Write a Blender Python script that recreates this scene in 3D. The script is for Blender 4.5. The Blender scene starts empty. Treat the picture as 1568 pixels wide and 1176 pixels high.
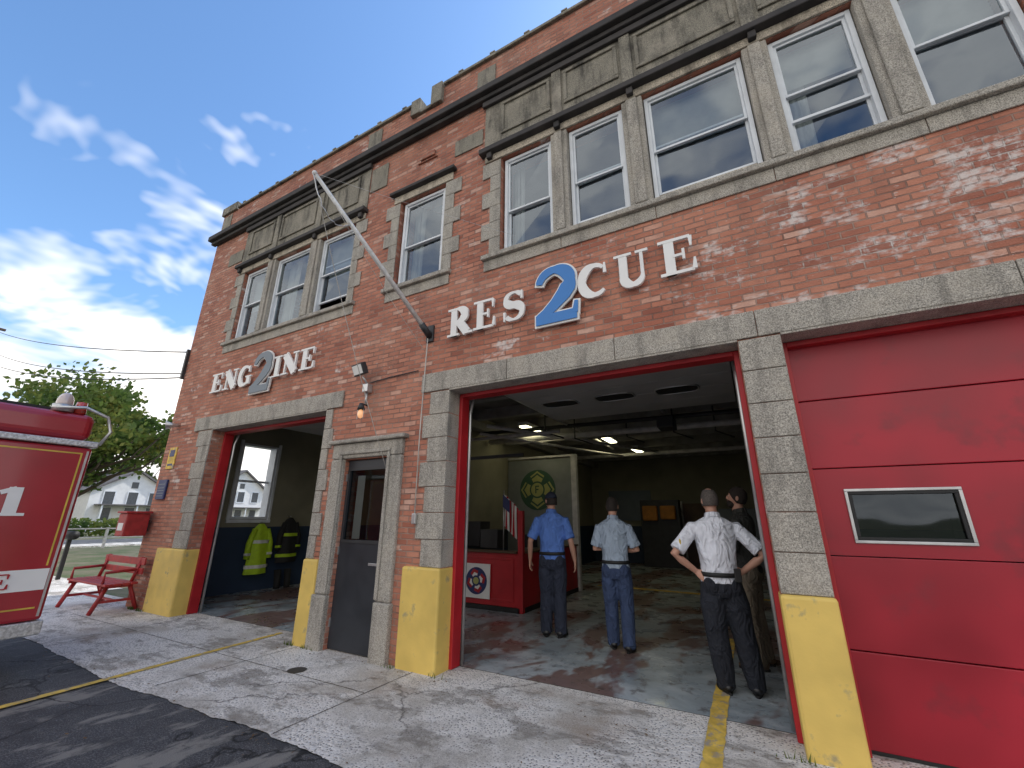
import bpy, bmesh, math, random
from mathutils import Vector, Matrix
random.seed(7)
sc=bpy.context.scene
COL=sc.collection
# ---------------------------------------------------------------- helpers
def link(o,parent=None):
    COL.objects.link(o)
    if parent: o.parent=parent
    return o
def empty(name,loc=(0,0,0)):
    o=bpy.data.objects.new(name,None); o.location=loc; COL.objects.link(o); return o
def meshobj(name,verts,faces,mat=None,parent=None,smooth=False):
    m=bpy.data.meshes.new(name); m.from_pydata([tuple(v) for v in verts],[],faces); m.update()
    if mat:
        for q in (mat if isinstance(mat,list) else [mat]): m.materials.append(q)
    if smooth:
        for p in m.polygons: p.use_smooth=True
    return link(bpy.data.objects.new(name,m),parent)
def bevel(o,w=.01,seg=2):
    b=o.modifiers.new("b",'BEVEL'); b.width=w; b.segments=seg; b.limit_method='ANGLE'; b.angle_limit=math.radians(40); return o
def box(name,x0,x1,y0,y1,z0,z1,mat,parent=None,bev=0):
    v=[(x0,y0,z0),(x1,y0,z0),(x1,y1,z0),(x0,y1,z0),(x0,y0,z1),(x1,y0,z1),(x1,y1,z1),(x0,y1,z1)]
    f=[(0,3,2,1),(4,5,6,7),(0,1,5,4),(1,2,6,5),(2,3,7,6),(3,0,4,7)]
    o=meshobj(name,v,f,mat,parent)
    if bev: bevel(o,bev)
    return o
def boxes(name,L,mat,parent=None,bev=0):
    V=[];F=[]
    for (x0,x1,y0,y1,z0,z1) in L:
        b=len(V)
        V+=[(x0,y0,z0),(x1,y0,z0),(x1,y1,z0),(x0,y1,z0),(x0,y0,z1),(x1,y0,z1),(x1,y1,z1),(x0,y1,z1)]
        F+=[tuple(b+i for i in f) for f in [(0,3,2,1),(4,5,6,7),(0,1,5,4),(1,2,6,5),(2,3,7,6),(3,0,4,7)]]
    o=meshobj(name,V,F,mat,parent)
    if bev: bevel(o,bev)
    return o
def ringtube(V,F,pts,rad,n=10,closed=True):
    """append tube along pts; rad float or (a,b) list"""
    pts=[Vector(p) for p in pts]; base=len(V); prev=None
    for i,p in enumerate(pts):
        if i==0: d=pts[1]-pts[0]
        elif i==len(pts)-1: d=pts[-1]-pts[-2]
        else: d=(pts[i+1]-pts[i-1])
        d.normalize()
        if prev is None:
            a=Vector((0,1,0)) if abs(d.y)<.8 else Vector((1,0,0))
            u=a.cross(d).normalized()
        else:
            u=(prev-d*prev.dot(d)).normalized()
        prev=u; w=d.cross(u)
        r=rad[i] if isinstance(rad,(list,tuple)) else rad
        ra,rb=(r if isinstance(r,(list,tuple)) else (r,r))
        for k in range(n):
            t=2*math.pi*k/n
            V.append(p+u*math.cos(t)*ra+w*math.sin(t)*rb)
    for i in range(len(pts)-1):
        for k in range(n):
            F.append((base+i*n+k,base+i*n+(k+1)%n,base+(i+1)*n+(k+1)%n,base+(i+1)*n+k))
    if closed:
        F.append(tuple(base+k for k in range(n))[::-1]); e=base+(len(pts)-1)*n
        F.append(tuple(e+k for k in range(n)))
def tube(name,pts,rad,mat,parent=None,n=10):
    V=[];F=[];ringtube(V,F,pts,rad,n); return meshobj(name,V,F,mat,parent,True)
def ellipsoid(V,F,c,r,nu=14,nv=10,fn=None):
    b=len(V); c=Vector(c)
    for j in range(nv+1):
        ph=math.pi*j/nv
        for i in range(nu):
            th=2*math.pi*i/nu
            q=Vector((r[0]*math.sin(ph)*math.cos(th),r[1]*math.sin(ph)*math.sin(th),r[2]*math.cos(ph)))
            if fn: q=fn(q)
            V.append(c+q)
    for j in range(nv):
        for i in range(nu):
            F.append((b+j*nu+i,b+(j+1)*nu+i,b+(j+1)*nu+(i+1)%nu,b+j*nu+(i+1)%nu))
# ---------------------------------------------------------------- materials
def newmat(name):
    m=bpy.data.materials.new(name); m.use_nodes=True; nt=m.node_tree; nt.nodes.clear()
    o=nt.nodes.new('ShaderNodeOutputMaterial'); p=nt.nodes.new('ShaderNodeBsdfPrincipled'); nt.links.new(p.outputs[0],o.inputs[0])
    return m,nt,p
class N:
    def __init__(s,nt): s.nt=nt
    def a(s,t,**k):
        n=s.nt.nodes.new(t)
        for x,y in k.items(): setattr(n,x,y)
        return n
    def l(s,a,b): s.nt.links.new(a,b)
    def obj(s): return s.a('ShaderNodeTexCoord').outputs['Object']
    def noise(s,vec,scale,detail=4,rough=.55,dist=0):
        n=s.a('ShaderNodeTexNoise'); n.inputs['Scale'].default_value=scale; n.inputs['Detail'].default_value=min(detail,4); n.inputs['Roughness'].default_value=rough; n.inputs['Distortion'].default_value=dist
        s.l(vec,n.inputs['Vector']); return n.outputs['Fac']
    def ramp(s,f,stops):
        r=s.a('ShaderNodeValToRGB'); e=r.color_ramp.elements
        while len(e)<len(stops): e.new(.5)
        for q,(p,c) in zip(e,stops):
            q.position=p; q.color=(c,c,c,1) if isinstance(c,(int,float)) else (*c,1)
        s.l(f,r.inputs[0]); return r.outputs[0]
    def mix(s,f,a,b,mode='MIX'):
        m=s.a('ShaderNodeMix',data_type='RGBA',blend_type=mode)
        for val,i in ((f,0),(a,6),(b,7)):
            if isinstance(val,(int,float)): m.inputs[i].default_value=val if i==0 else (val,val,val,1)
            elif isinstance(val,tuple): m.inputs[i].default_value=(*val,1)
            else: s.l(val,m.inputs[i])
        return m.outputs[2]
    def math(s,op,a,b=None,c=None,clamp=False):
        m=s.a('ShaderNodeMath',operation=op); m.use_clamp=clamp
        for i,v in enumerate((a,b,c)):
            if v is None: continue
            if isinstance(v,(int,float)): m.inputs[i].default_value=v
            else: s.l(v,m.inputs[i])
        return m.outputs[0]
    def scale(s,vec,sx,sy,sz,loc=(0,0,0)):
        m=s.a('ShaderNodeMapping'); m.inputs['Scale'].default_value=(sx,sy,sz); m.inputs['Location'].default_value=loc; s.l(vec,m.inputs[0]); return m.outputs[0]
    def bump(s,p,h,st=.3,dist=.01):
        b=s.a('ShaderNodeBump'); b.inputs['Strength'].default_value=st; b.inputs['Distance'].default_value=dist
        s.l(h,b.inputs['Height']); s.l(b.outputs[0],p.inputs['Normal'])
def mat(name,col,rough=.6,metal=0,var=.25,scale=6,bump=.1,spec=.5,coat=0,emit=None,es=0,dirt=None):
    m,nt,p=newmat(name); n=N(nt); o=n.obj()
    f=n.noise(o,scale,2,.6)
    c2=tuple(max(0,c*(1-var)) for c in col); c1=tuple(min(1,c*(1+var*.6)) for c in col)
    c=n.ramp(f,[(.3,c2),(.7,c1)])
    if dirt:
        g=n.ramp(n.noise(o,dirt[1],4,.65),[(dirt[2],0),(dirt[2]+.12,1)])
        c=n.mix(g,c,dirt[0])
    n.l(c,p.inputs['Base Color'])
    r=n.math('MULTIPLY_ADD',f,.25,rough-.12,clamp=True); n.l(r,p.inputs['Roughness'])
    p.inputs['Metallic'].default_value=metal; p.inputs['Specular IOR Level'].default_value=spec
    if coat: p.inputs['Coat Weight'].default_value=coat; p.inputs['Coat Roughness'].default_value=.08
    if bump>=.11: n.bump(p,n.noise(o,scale*8,2),bump,.004)
    if emit: p.inputs['Emission Color'].default_value=(*emit,1); p.inputs['Emission Strength'].default_value=es
    return m
def brick_mat():
    m,nt,p=newmat("brick"); n=N(nt); o=n.obj()
    s=n.a('ShaderNodeSeparateXYZ'); n.l(o,s.inputs[0])
    c=n.a('ShaderNodeCombineXYZ'); n.l(n.math('ADD',s.outputs[0],s.outputs[1]),c.inputs[0])
    wn=n.noise(o,7,1)
    n.l(n.math('MULTIPLY_ADD',wn,.014,s.outputs[2]),c.inputs[1])
    b=n.a('ShaderNodeTexBrick'); n.l(c.outputs[0],b.inputs[0])
    b.inputs['Scale'].default_value=1; b.inputs['Brick Width'].default_value=.205; b.inputs['Row Height'].default_value=.0665
    b.inputs['Mortar Size'].default_value=.0075; b.inputs['Mortar Smooth'].default_value=.3
    b.inputs['Color1'].default_value=(0,0,0,1); b.inputs['Color2'].default_value=(1,1,1,1); b.inputs['Mortar'].default_value=(.5,.5,.5,1)
    big=n.noise(o,.8,4,.6); mid=n.noise(o,6,3,.65); fine=n.noise(o,70,1)
    rb=b.outputs['Color']
    col=n.ramp(rb,[(.0,(.25,.082,.052)),(.12,(.36,.120,.072)),(.5,(.46,.172,.105)),(.86,(.52,.215,.135)),(.95,(.62,.38,.29))])
    col=n.mix(n.ramp(mid,[(.38,0),(.68,.5)]),col,(.30,.105,.070))
    col=n.mix(n.ramp(big,[(.42,0),(.60,.35)]),col,(.56,.27,.175))
    sv=n.scale(o,1.2,1.2,.35); soot=n.ramp(n.noise(sv,1.6,4,.7),[(.52,0),(.72,.45)])
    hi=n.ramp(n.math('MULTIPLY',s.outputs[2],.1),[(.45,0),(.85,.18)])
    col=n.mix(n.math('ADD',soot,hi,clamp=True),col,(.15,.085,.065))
    mort=n.ramp(n.noise(o,2.3,3,.6),[(.35,(.14,.09,.07)),(.6,(.34,.25,.20))])
    col=n.mix(n.math('MULTIPLY',b.outputs['Fac'],.75),col,mort)
    rx=n.ramp(n.math('MULTIPLY_ADD',s.outputs[0],.1,.5),[(.36,.0),(.68,1)])
    zz=n.ramp(n.math('MULTIPLY',s.outputs[2],.1),[(.33,1),(.42,.9),(.47,.6),(.52,0)])
    e0=n.noise(n.scale(o,.9,1.1,2.0,(3.1,0,1.3)),1.5,4,.75)
    thr=n.math('MULTIPLY_ADD',n.math('MULTIPLY',rx,zz),.13,e0)
    e1=n.ramp(thr,[(.60,0),(.68,.85)])
    e1=n.math('MULTIPLY',e1,n.ramp(n.math('MULTIPLY_ADD',rb,.28,n.noise(o,16,3,.7)),[(.53,.05),(.72,1)]))
    col=n.mix(e1,col,(.66,.60,.56))
    sp=n.math('MULTIPLY',n.ramp(n.noise(n.scale(o,1,1,2.4),12,2,.6),[(.665,0),(.71,.7)]),n.ramp(big,[(.42,0),(.52,1)]))
    col=n.mix(sp,col,(.58,.48,.43))
    n.l(col,p.inputs['Base Color']); p.inputs['Roughness'].default_value=.85
    h=n.math('MULTIPLY_ADD',b.outputs['Fac'],-1.2,n.math('MULTIPLY',mid,.8)); h=n.math('MULTIPLY_ADD',fine,.5,h); h=n.math('MULTIPLY_ADD',rb,.25,h)
    n.bump(p,h,1.0,.012)
    return m
def stone_mat(name,base=(.38,.35,.30),dark=(.085,.078,.068),amt=.42):
    m,nt,p=newmat(name); n=N(nt); o=n.obj()
    sp=n.noise(o,110,2,.7); big=n.noise(o,2.2,4,.65)
    c=n.ramp(sp,[(.33,tuple(x*.42 for x in base)),(.5,base),(.68,tuple(min(1,x*1.6) for x in base))])
    st=n.ramp(n.noise(n.scale(o,2.5,2.5,.6),2.2,4,.7),[(.47,0),(.7,amt*1.3)])
    c=n.mix(st,c,dark)
    c=n.mix(n.ramp(big,[(.50,0),(.72,.4)]),c,(.52,.46,.37))
    n.l(c,p.inputs['Base Color']); p.inputs['Roughness'].default_value=.9
    n.bump(p,n.math('MULTIPLY_ADD',n.noise(o,20,2),1.5,sp),.8,.009)
    return m
def glass_mat(name,k=.45,base=.1,tint=(.7,.75,.75)):
    m=bpy.data.materials.new(name); m.use_nodes=True; nt=m.node_tree; nt.nodes.clear(); n=N(nt)
    out=n.a('ShaderNodeOutputMaterial'); t=n.a('ShaderNodeBsdfTransparent'); g=n.a('ShaderNodeBsdfGlossy'); mx=n.a('ShaderNodeMixShader')
    t.inputs[0].default_value=(*tint,1); g.inputs[0].default_value=(.8,.9,1,1); g.inputs['Roughness'].default_value=.03
    o=n.obj(); lw=n.a('ShaderNodeLayerWeight'); lw.inputs[0].default_value=.3
    fac=n.math('MULTIPLY_ADD',lw.outputs['Fresnel'],k,base,clamp=True)
    b=n.a('ShaderNodeBump'); b.inputs['Strength'].default_value=.25; b.inputs['Distance'].default_value=.02; n.l(n.noise(o,1.9,1),b.inputs['Height']); n.l(b.outputs[0],g.inputs['Normal'])
    n.l(fac,mx.inputs[0]); n.l(t.outputs[0],mx.inputs[1]); n.l(g.outputs[0],mx.inputs[2]); n.l(mx.outputs[0],out.inputs[0])
    return m
BR=brick_mat()
ST=stone_mat("granite_trim")
STD=stone_mat("weathered_stone",(.24,.22,.175),(.048,.044,.037),.75)
FASC=stone_mat("peeling_fascia",(.48,.42,.33),(.12,.1,.08),.6)
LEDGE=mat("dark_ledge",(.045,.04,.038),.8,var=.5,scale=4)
YEL=mat("yellow_paint",(.74,.52,.13),.6,var=.14,scale=3,bump=.35,dirt=((.40,.32,.16),6,.60))
YLINE=mat("yellow_line_paint",(.74,.50,.09),.7,var=.3,scale=10,dirt=((.36,.31,.25),9,.52))
RED=mat("red_door_paint",(.36,.010,.024),.40,var=.28,scale=1.2,bump=.12,dirt=((.24,.014,.024),2.2,.56))
REDT=mat("red_trim_paint",(.42,.014,.02),.45,var=.2,scale=3)
REDB=mat("red_bench_paint",(.42,.03,.03),.5,var=.3,scale=8,dirt=((.22,.03,.03),9,.58))
WHT=mat("white_window_paint",(.70,.73,.75),.45,var=.12,scale=4)
LET=mat("white_letter",(.80,.79,.76),.5,var=.08,scale=3,bump=.03)
BLU=mat("blue_letter",(.03,.19,.52),.4,var=.1,scale=3,bump=.03)
GRYL=mat("grey_letter",(.16,.19,.22),.5,var=.12,scale=3)
DARK=mat("dark_metal",(.03,.03,.032),.5,var=.3)
BLK=mat("black_rubber",(.012,.012,.012),.6,var=.3)
STEEL=mat("steel",(.55,.55,.54),.35,metal=.7,var=.2)
ALU=mat("painted_pole",(.70,.70,.68),.45,var=.2,scale=12,dirt=((.3,.28,.25),8,.6))
DOORM=mat("charcoal_door_paint",(.028,.031,.037),.4,var=.2,scale=3)
CREAM=mat("cream_wall",(.25,.235,.165),.75,var=.18,scale=1.5)
NAVY=mat("navy_wainscot",(.025,.045,.085),.55,var=.2,scale=2)
CEIL=mat("ceiling_dark",(.18,.17,.15),.85,var=.35,scale=2)
BEAM=mat("ceiling_beam",(.28,.27,.25),.8,var=.3,scale=3)
PIPE=mat("pipe_paint",(.62,.60,.57),.5,var=.2)
GL=glass_mat("window_glass",.42,.14)
GLD=glass_mat("door_glass",.25,.05,(.35,.37,.36))
WOOD=mat("interior_wood",(.10,.055,.03),.6)
def ground_mats():
    m,nt,p=newmat("apron_concrete"); n=N(nt); o=n.obj()
    big=n.noise(o,.55,4,.62,.4); mid=n.noise(o,3.2,4,.65); agg=n.a('ShaderNodeTexVoronoi'); agg.inputs['Scale'].default_value=44; n.l(o,agg.inputs[0])
    c=n.ramp(big,[(.34,(.43,.385,.32)),(.5,(.60,.555,.48)),(.66,(.72,.68,.61))])
    c=n.mix(n.ramp(mid,[(.42,0),(.68,.5)]),c,(.38,.335,.265))
    gr=n.noise(o,120,2,.8)
    c=n.mix(.55,c,n.ramp(gr,[(.35,(.18,.155,.13)),(.55,(.62,.58,.51)),(.7,(.92,.89,.83))]))
    ag=n.ramp(agg.outputs['Distance'],[(.14,(.05,.045,.04)),(.40,(.85,.81,.75))])
    expo=n.ramp(n.noise(n.scale(o,1,1,1,(5,2,0)),.85,4,.65,.5),[(.40,.12),(.52,.85)])
    c=n.mix(expo,c,ag)
    st=n.ramp(n.noise(n.scale(o,.8,1.4,1,(1,7,0)),1.5,4,.8),[(.51,0),(.60,.6)])
    c=n.mix(st,c,(.17,.145,.115))
    br=n.ramp(n.noise(n.scale(o,.8,1.2,1,(9,3,0)),.9,4,.7),[(.54,0),(.70,.55)])
    c=n.mix(br,c,(.30,.20,.125))
    v=n.a('ShaderNodeTexVoronoi',feature='DISTANCE_TO_EDGE'); v.inputs['Scale'].default_value=.42
    w=n.a('ShaderNodeMixRGB')
    nn=n.a('ShaderNodeTexNoise'); nn.inputs['Scale'].default_value=1.7; nn.inputs['Detail'].default_value=4; nn.inputs['Roughness'].default_value=.7; n.l(o,nn.inputs[0])
    w.inputs[0].default_value=.30; n.l(o,w.inputs[1]); n.l(nn.outputs['Color'],w.inputs[2]); n.l(w.outputs[0],v.inputs[0])
    cr=n.ramp(v.outputs[0],[(.0,1),(.004,0)])
    cr=n.math('MULTIPLY',cr,n.ramp(n.noise(o,1.1,1),[(.42,.1),(.55,.8)]))
    c=n.mix(cr,c,(.07,.06,.05))
    n.l(c,p.inputs['Base Color']); p.inputs['Roughness'].default_value=.85
    h=n.math('MULTIPLY_ADD',n.math('MULTIPLY',agg.outputs['Distance'],expo),1.6,gr)
    n.bump(p,h,.8,.009); CON=m
    m,nt,p=newmat("asphalt"); n=N(nt); o=n.obj()
    fine=n.noise(o,95,2,.75)
    c=n.ramp(fine,[(.3,(.022,.022,.024)),(.52,(.065,.065,.068)),(.72,(.22,.215,.21))])
    pt=n.ramp(n.noise(n.scale(o,1.6,.6,1),1.9,4,.7),[(.53,0),(.60,.85)])
    c=n.mix(pt,c,(.24,.225,.20))
    pt2=n.ramp(n.noise(n.scale(o,1,1,1,(3,3,3)),3.5,4,.7),[(.52,0),(.62,.5)]); c=n.mix(pt2,c,(.03,.031,.034))
    v=n.a('ShaderNodeTexVoronoi',feature='DISTANCE_TO_EDGE'); v.inputs['Scale'].default_value=.8
    nn=n.a('ShaderNodeTexNoise'); nn.inputs['Scale'].default_value=3; nn.inputs['Detail'].default_value=4; n.l(o,nn.inputs[0])
    w=n.a('ShaderNodeMixRGB'); w.inputs[0].default_value=.25; n.l(o,w.inputs[1]); n.l(nn.outputs['Color'],w.inputs[2]); n.l(w.outputs[0],v.inputs[0])
    cr=n.ramp(v.outputs[0],[(.0,1),(.008,0)])
    c=n.mix(cr,c,(.008,.008,.008))
    n.l(c,p.inputs['Base Color']); p.inputs['Roughness'].default_value=.75
    n.bump(p,fine,.7,.007); ASP=m
    m,nt,p=newmat("bay_floor_paint"); n=N(nt); o=n.obj()
    a=n.noise(n.scale(o,.7,1.2,1),1.2,4,.66,.5); b=n.noise(n.scale(o,1.3,.6,1,(4,4,0)),.8,4,.7,.4)
    c=n.ramp(a,[(.3,(.19,.215,.23)),(.48,(.32,.37,.39)),(.62,(.50,.54,.55))])
    c=n.mix(n.ramp(b,[(.48,0),(.54,.85)]),c,(.17,.08,.058))
    c=n.mix(n.ramp(n.noise(o,7,4,.75),[(.54,0),(.64,.65)]),c,(.10,.08,.07))
    n.l(c,p.inputs['Base Color']); n.l(n.ramp(n.noise(o,2.5,3),[(.3,.15),(.7,.5)]),p.inputs['Roughness'])
    FLR=m
    m,nt,p=newmat("grass"); n=N(nt); o=n.obj()
    c=n.ramp(n.noise(o,14,3,.75),[(.3,(.03,.05,.015)),(.55,(.075,.10,.03)),(.75,(.15,.15,.06))])
    c=n.mix(n.ramp(n.noise(o,.7,4,.7),[(.42,0),(.6,.8)]),c,(.17,.14,.09))
    n.l(c,p.inputs['Base Color']); p.inputs['Roughness'].default_value=.9; GRS=m
    return CON,ASP,FLR,GRS
CON,ASP,FLR,GRS=ground_mats()
# ---------------------------------------------------------------- ground sheets
def sheet(name,x0,x1,y0,y1,z,m,parent=None): return meshobj(name,[(x0,y0,z),(x1,y0,z),(x1,y1,z),(x0,y1,z)],[(0,1,2,3)],m,parent)
sheet("ground",-600,600,-600,600,-.020,GRS)
sheet("asphalt_lot",-11.5,14,-40,-1.6,-.012,ASP)
pts=[];x=-12.9;j=0
while x<12: j=.86*j+random.uniform(-.012,.012); pts.append((x,-1.67+j+.05*math.sin(x*1.3))); x+=random.uniform(.02,.06)
pts.append((12,-1.64))
V=[(px,py,-.004) for px,py in pts]+[(12,.36,-.004),(-12.9,.36,-.004)]
meshobj("concrete_apron",V,[tuple(range(len(V)))],CON)
GAP=mat("joint_fill",(.12,.10,.08),.9)
def stripe(name,pl,w,z,m,jit=.004):
    V=[];F=[]
    for i,(a,b) in enumerate(pl):
        if i<len(pl)-1: d=Vector((pl[i+1][0]-a,pl[i+1][1]-b,0)).normalized()
        nrm=Vector((-d.y,d.x,0))
        j=random.uniform(-jit,jit);k=random.uniform(-jit,jit)
        V+=[Vector((a,b,z))+nrm*(w/2+j),Vector((a,b,z))-nrm*(w/2+k)]
        if i: F.append((2*i-2,2*i-1,2*i+1,2*i))
    return meshobj(name,V,F,m)
def seg(a,b,n): return [(a[0]+(b[0]-a[0])*i/n,a[1]+(b[1]-a[1])*i/n) for i in range(n+1)]
for a in (-8.3,-5.35,-3.45,.25,2.4): stripe("apron_joint",seg((a,-1.60),(a+.02,0),40),.010,-.001,GAP,.003)
stripe("apron_joint",seg((-10.3,-.72),(-3.45,-.70),120),.010,-.0005,GAP,.003)
sheet("bay_floor",-10.1,5.0,.365,13,-.002,FLR)
stripe("yellow_line",seg((-6.12,.25),(-5.78,-4.2),80),.085,.003,YLINE,.006)
stripe("yellow_line",seg((-.52,3.1),(-.45,-3.2),80),.13,.0035,YLINE,.006)
stripe("yellow_line",seg((-3.6,6.9),(3.0,6.6),20),.22,.003,YLINE)
# ---------------------------------------------------------------- fire station
FS=empty("fire_station")
XL,XR=-10.33,5.3; T=.35
openings=[(-8.64,-5.47,-1,3.14),(-4.92,-4.10,-1,2.34),(-3.16,.10,-1,3.14),(.44,3.75,-1,3.14),
 (-8.76,-5.40,4.93,6.52),(-4.36,-3.44,4.93,6.52),(-2.45,2.62,4.93,6.52)]
def holewall(name,x0,x1,z0,z1,y0,y1,ops,m,parent,axis='x'):
    xs=sorted({x0,x1,*[v for o in ops for v in o[:2] if x0<v<x1]}); zs=sorted({z0,z1,*[v for o in ops for v in o[2:] if z0<v<z1]})
    solid={}
    for i in range(len(xs)-1):
        for j in range(len(zs)-1):
            cx=(xs[i]+xs[i+1])/2; cz=(zs[j]+zs[j+1])/2
            solid[i,j]=not any(o[0]<cx<o[1] and o[2]<cz<o[3] for o in ops)
    V=[];F=[]
    def q(*p):
        b=len(V)
        for a in p: V.append(a if axis=='x' else (a[1],a[0],a[2]))
        F.append((b,b+1,b+2,b+3))
    for (i,j),s in solid.items():
        if not s: continue
        a,b,c,d=xs[i],xs[i+1],zs[j],zs[j+1]
        q((a,y0,c),(b,y0,c),(b,y0,d),(a,y0,d)); q((b,y1,c),(a,y1,c),(a,y1,d),(b,y1,d))
        if not solid.get((i-1,j)): q((a,y1,c),(a,y0,c),(a,y0,d),(a,y1,d))
        if not solid.get((i+1,j)): q((b,y0,c),(b,y1,c),(b,y1,d),(b,y0,d))
        if not solid.get((i,j-1)): q((a,y1,c),(b,y1,c),(b,y0,c),(a,y0,c))
        if not solid.get((i,j+1)): q((a,y0,d),(b,y0,d),(b,y1,d),(a,y1,d))
    return meshobj(name,V,F,m,parent)
holewall("front_wall",XL,XR,-.3,7.79,0,T,openings,BR,FS)
holewall("left_wall",T+.002,13.2,-.3,8.4,XL,XL+.23,[(1.36,2.22,1.52,3.2)],BR,FS,axis='y')
box("right_wall",XR-.23,XR,T+.002,13.2,-.3,8.4,BR,FS)
box("back_wall",XL+.24,XR-.24,13.0,13.2,-.3,8.4,BR,FS)
box("roof_slab",XL+.24,XR-.24,T+.003,12.99,7.5,7.7,CEIL,FS)
box("upper_floor_slab",XL+.24,XR-.24,T+.003,12.99,3.95,4.2,CEIL,FS)
box("parapet_left",XL,-4.24,0.0,.3,7.93,8.56,BR,FS)
box("parapet_dip",-4.238,-3.70,0.0,.3,7.93,8.30,BR,FS)
box("parapet_right",-3.698,XR,0.0,.3,7.93,8.66,BR,FS)
co=[(XL-.04,-9.75,-.05,.34,8.562,8.78),(-9.70,-4.22,-.05,.34,8.562,8.62),(-4.30,-4.10,-.07,.34,8.30+.002,8.64),(-4.10+.005,-3.86,-.05,.34,8.302,8.37),(-3.85,-3.62,-.07,.34,8.302,8.74),(-3.61,XR+.04,-.05,.34,8.662,8.72)]
boxes("coping",co,STD,FS,.012)
cb=[];x=-9.5
while x<XR:
    if not(-4.4<x<-3.55): 
        zt=8.622 if x<-4 else 8.722
        cb.append((x,x+.10,-.055,.345,zt,zt+.035))
    x+=.62
boxes("coping_rolls",cb,STD,FS,.01)
boxes("parapet_blocks",[(c-.17,c+.17,-.018,-.001,7.95,8.5) for c in (-10.1,-5.2,-2.75,2.85)],STD,FS,.006)
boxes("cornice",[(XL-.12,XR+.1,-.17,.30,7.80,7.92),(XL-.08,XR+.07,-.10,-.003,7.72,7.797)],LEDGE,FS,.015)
def joints(x0,x1,n,g=.006):
    w=(x1-x0)/n; return [(x0+i*w+g/2,x0+(i+1)*w-g/2) for i in range(n)]
L=[]
for a,b in joints(-9.3,-5.13,3): L.append((a,b,-.03,-.001,3.14,3.395))
for a,b in joints(-3.62,.27,3): L.append((a,b,-.03,-.001,3.14,3.395))
for a,b in joints(.27,XR,3): L.append((a,b,-.03,-.001,3.14,3.395))
boxes("lintel",L,ST,FS,.008)
boxes("lintel_soffit",[(-8.64,-5.47,-.025,T-.02,3.12,3.139),(-3.16,.10,-.025,T-.02,3.12,3.139),(.44,3.75,-.025,T-.02,3.12,3.139)],ST,FS)
L=[]
z=1.03
k=0
while z<3.1:
    h=min(.30,3.137-z)
    e=.10 if k%2 else 0
    L.append((-9.12+e,-8.645,-.022,T+.004,z+.003,z+h-.003))
    L.append((-3.46-e,-3.155,-.022,T+.004,z+.003,z+h-.003))
    L.append((.105,.437,-.022,T+.004,z+.003,z+h-.003))
    L.append((-5.475,-5.33+e*.6,-.022,T+.004,z+.003,z+h-.003))
    L.append((3.755,4.1+e,-.022,T+.004,z+.003,z+h-.003))
    z+=.30;k+=1
boxes("pier_stones",L,ST,FS,.008)
L=[(-9.58,-8.63,-.05,T+.01,-.3,1.03),(-5.485,-5.19,-.05,T+.01,-.3,1.03),(-3.70,-3.145,-.05,T+.01,-.3,1.03),(.09,.452,-.05,T+.01,-.3,1.03),(3.74,4.25,-.05,T+.01,-.3,1.03)]
boxes("yellow_base",L,YEL,FS,.025)
boxes("door_surround",[(-5.17,-4.93,-.05,.12,.62,2.35),(-4.09,-3.85,-.05,.12,.62,2.35),(-5.17,-3.85,-.05,.12,2.353,2.56),(-5.19,-4.93,-.075,.12,-.3,.617),(-4.09,-3.83,-.075,.12,-.3,.617),(-5.24,-3.79,-.10,.1,2.563,2.62)],ST,FS,.018)
boxes("door_surround_moulding",[(-4.985,-4.935,-.075,-.051,.64,2.40),(-4.085,-4.035,-.075,-.051,.64,2.40),(-4.985,-4.035,-.075,-.051,2.403,2.45)],ST,FS,.012)
BLIND=mat("window_blind",(.42,.42,.40),.8,var=.1)
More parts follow.
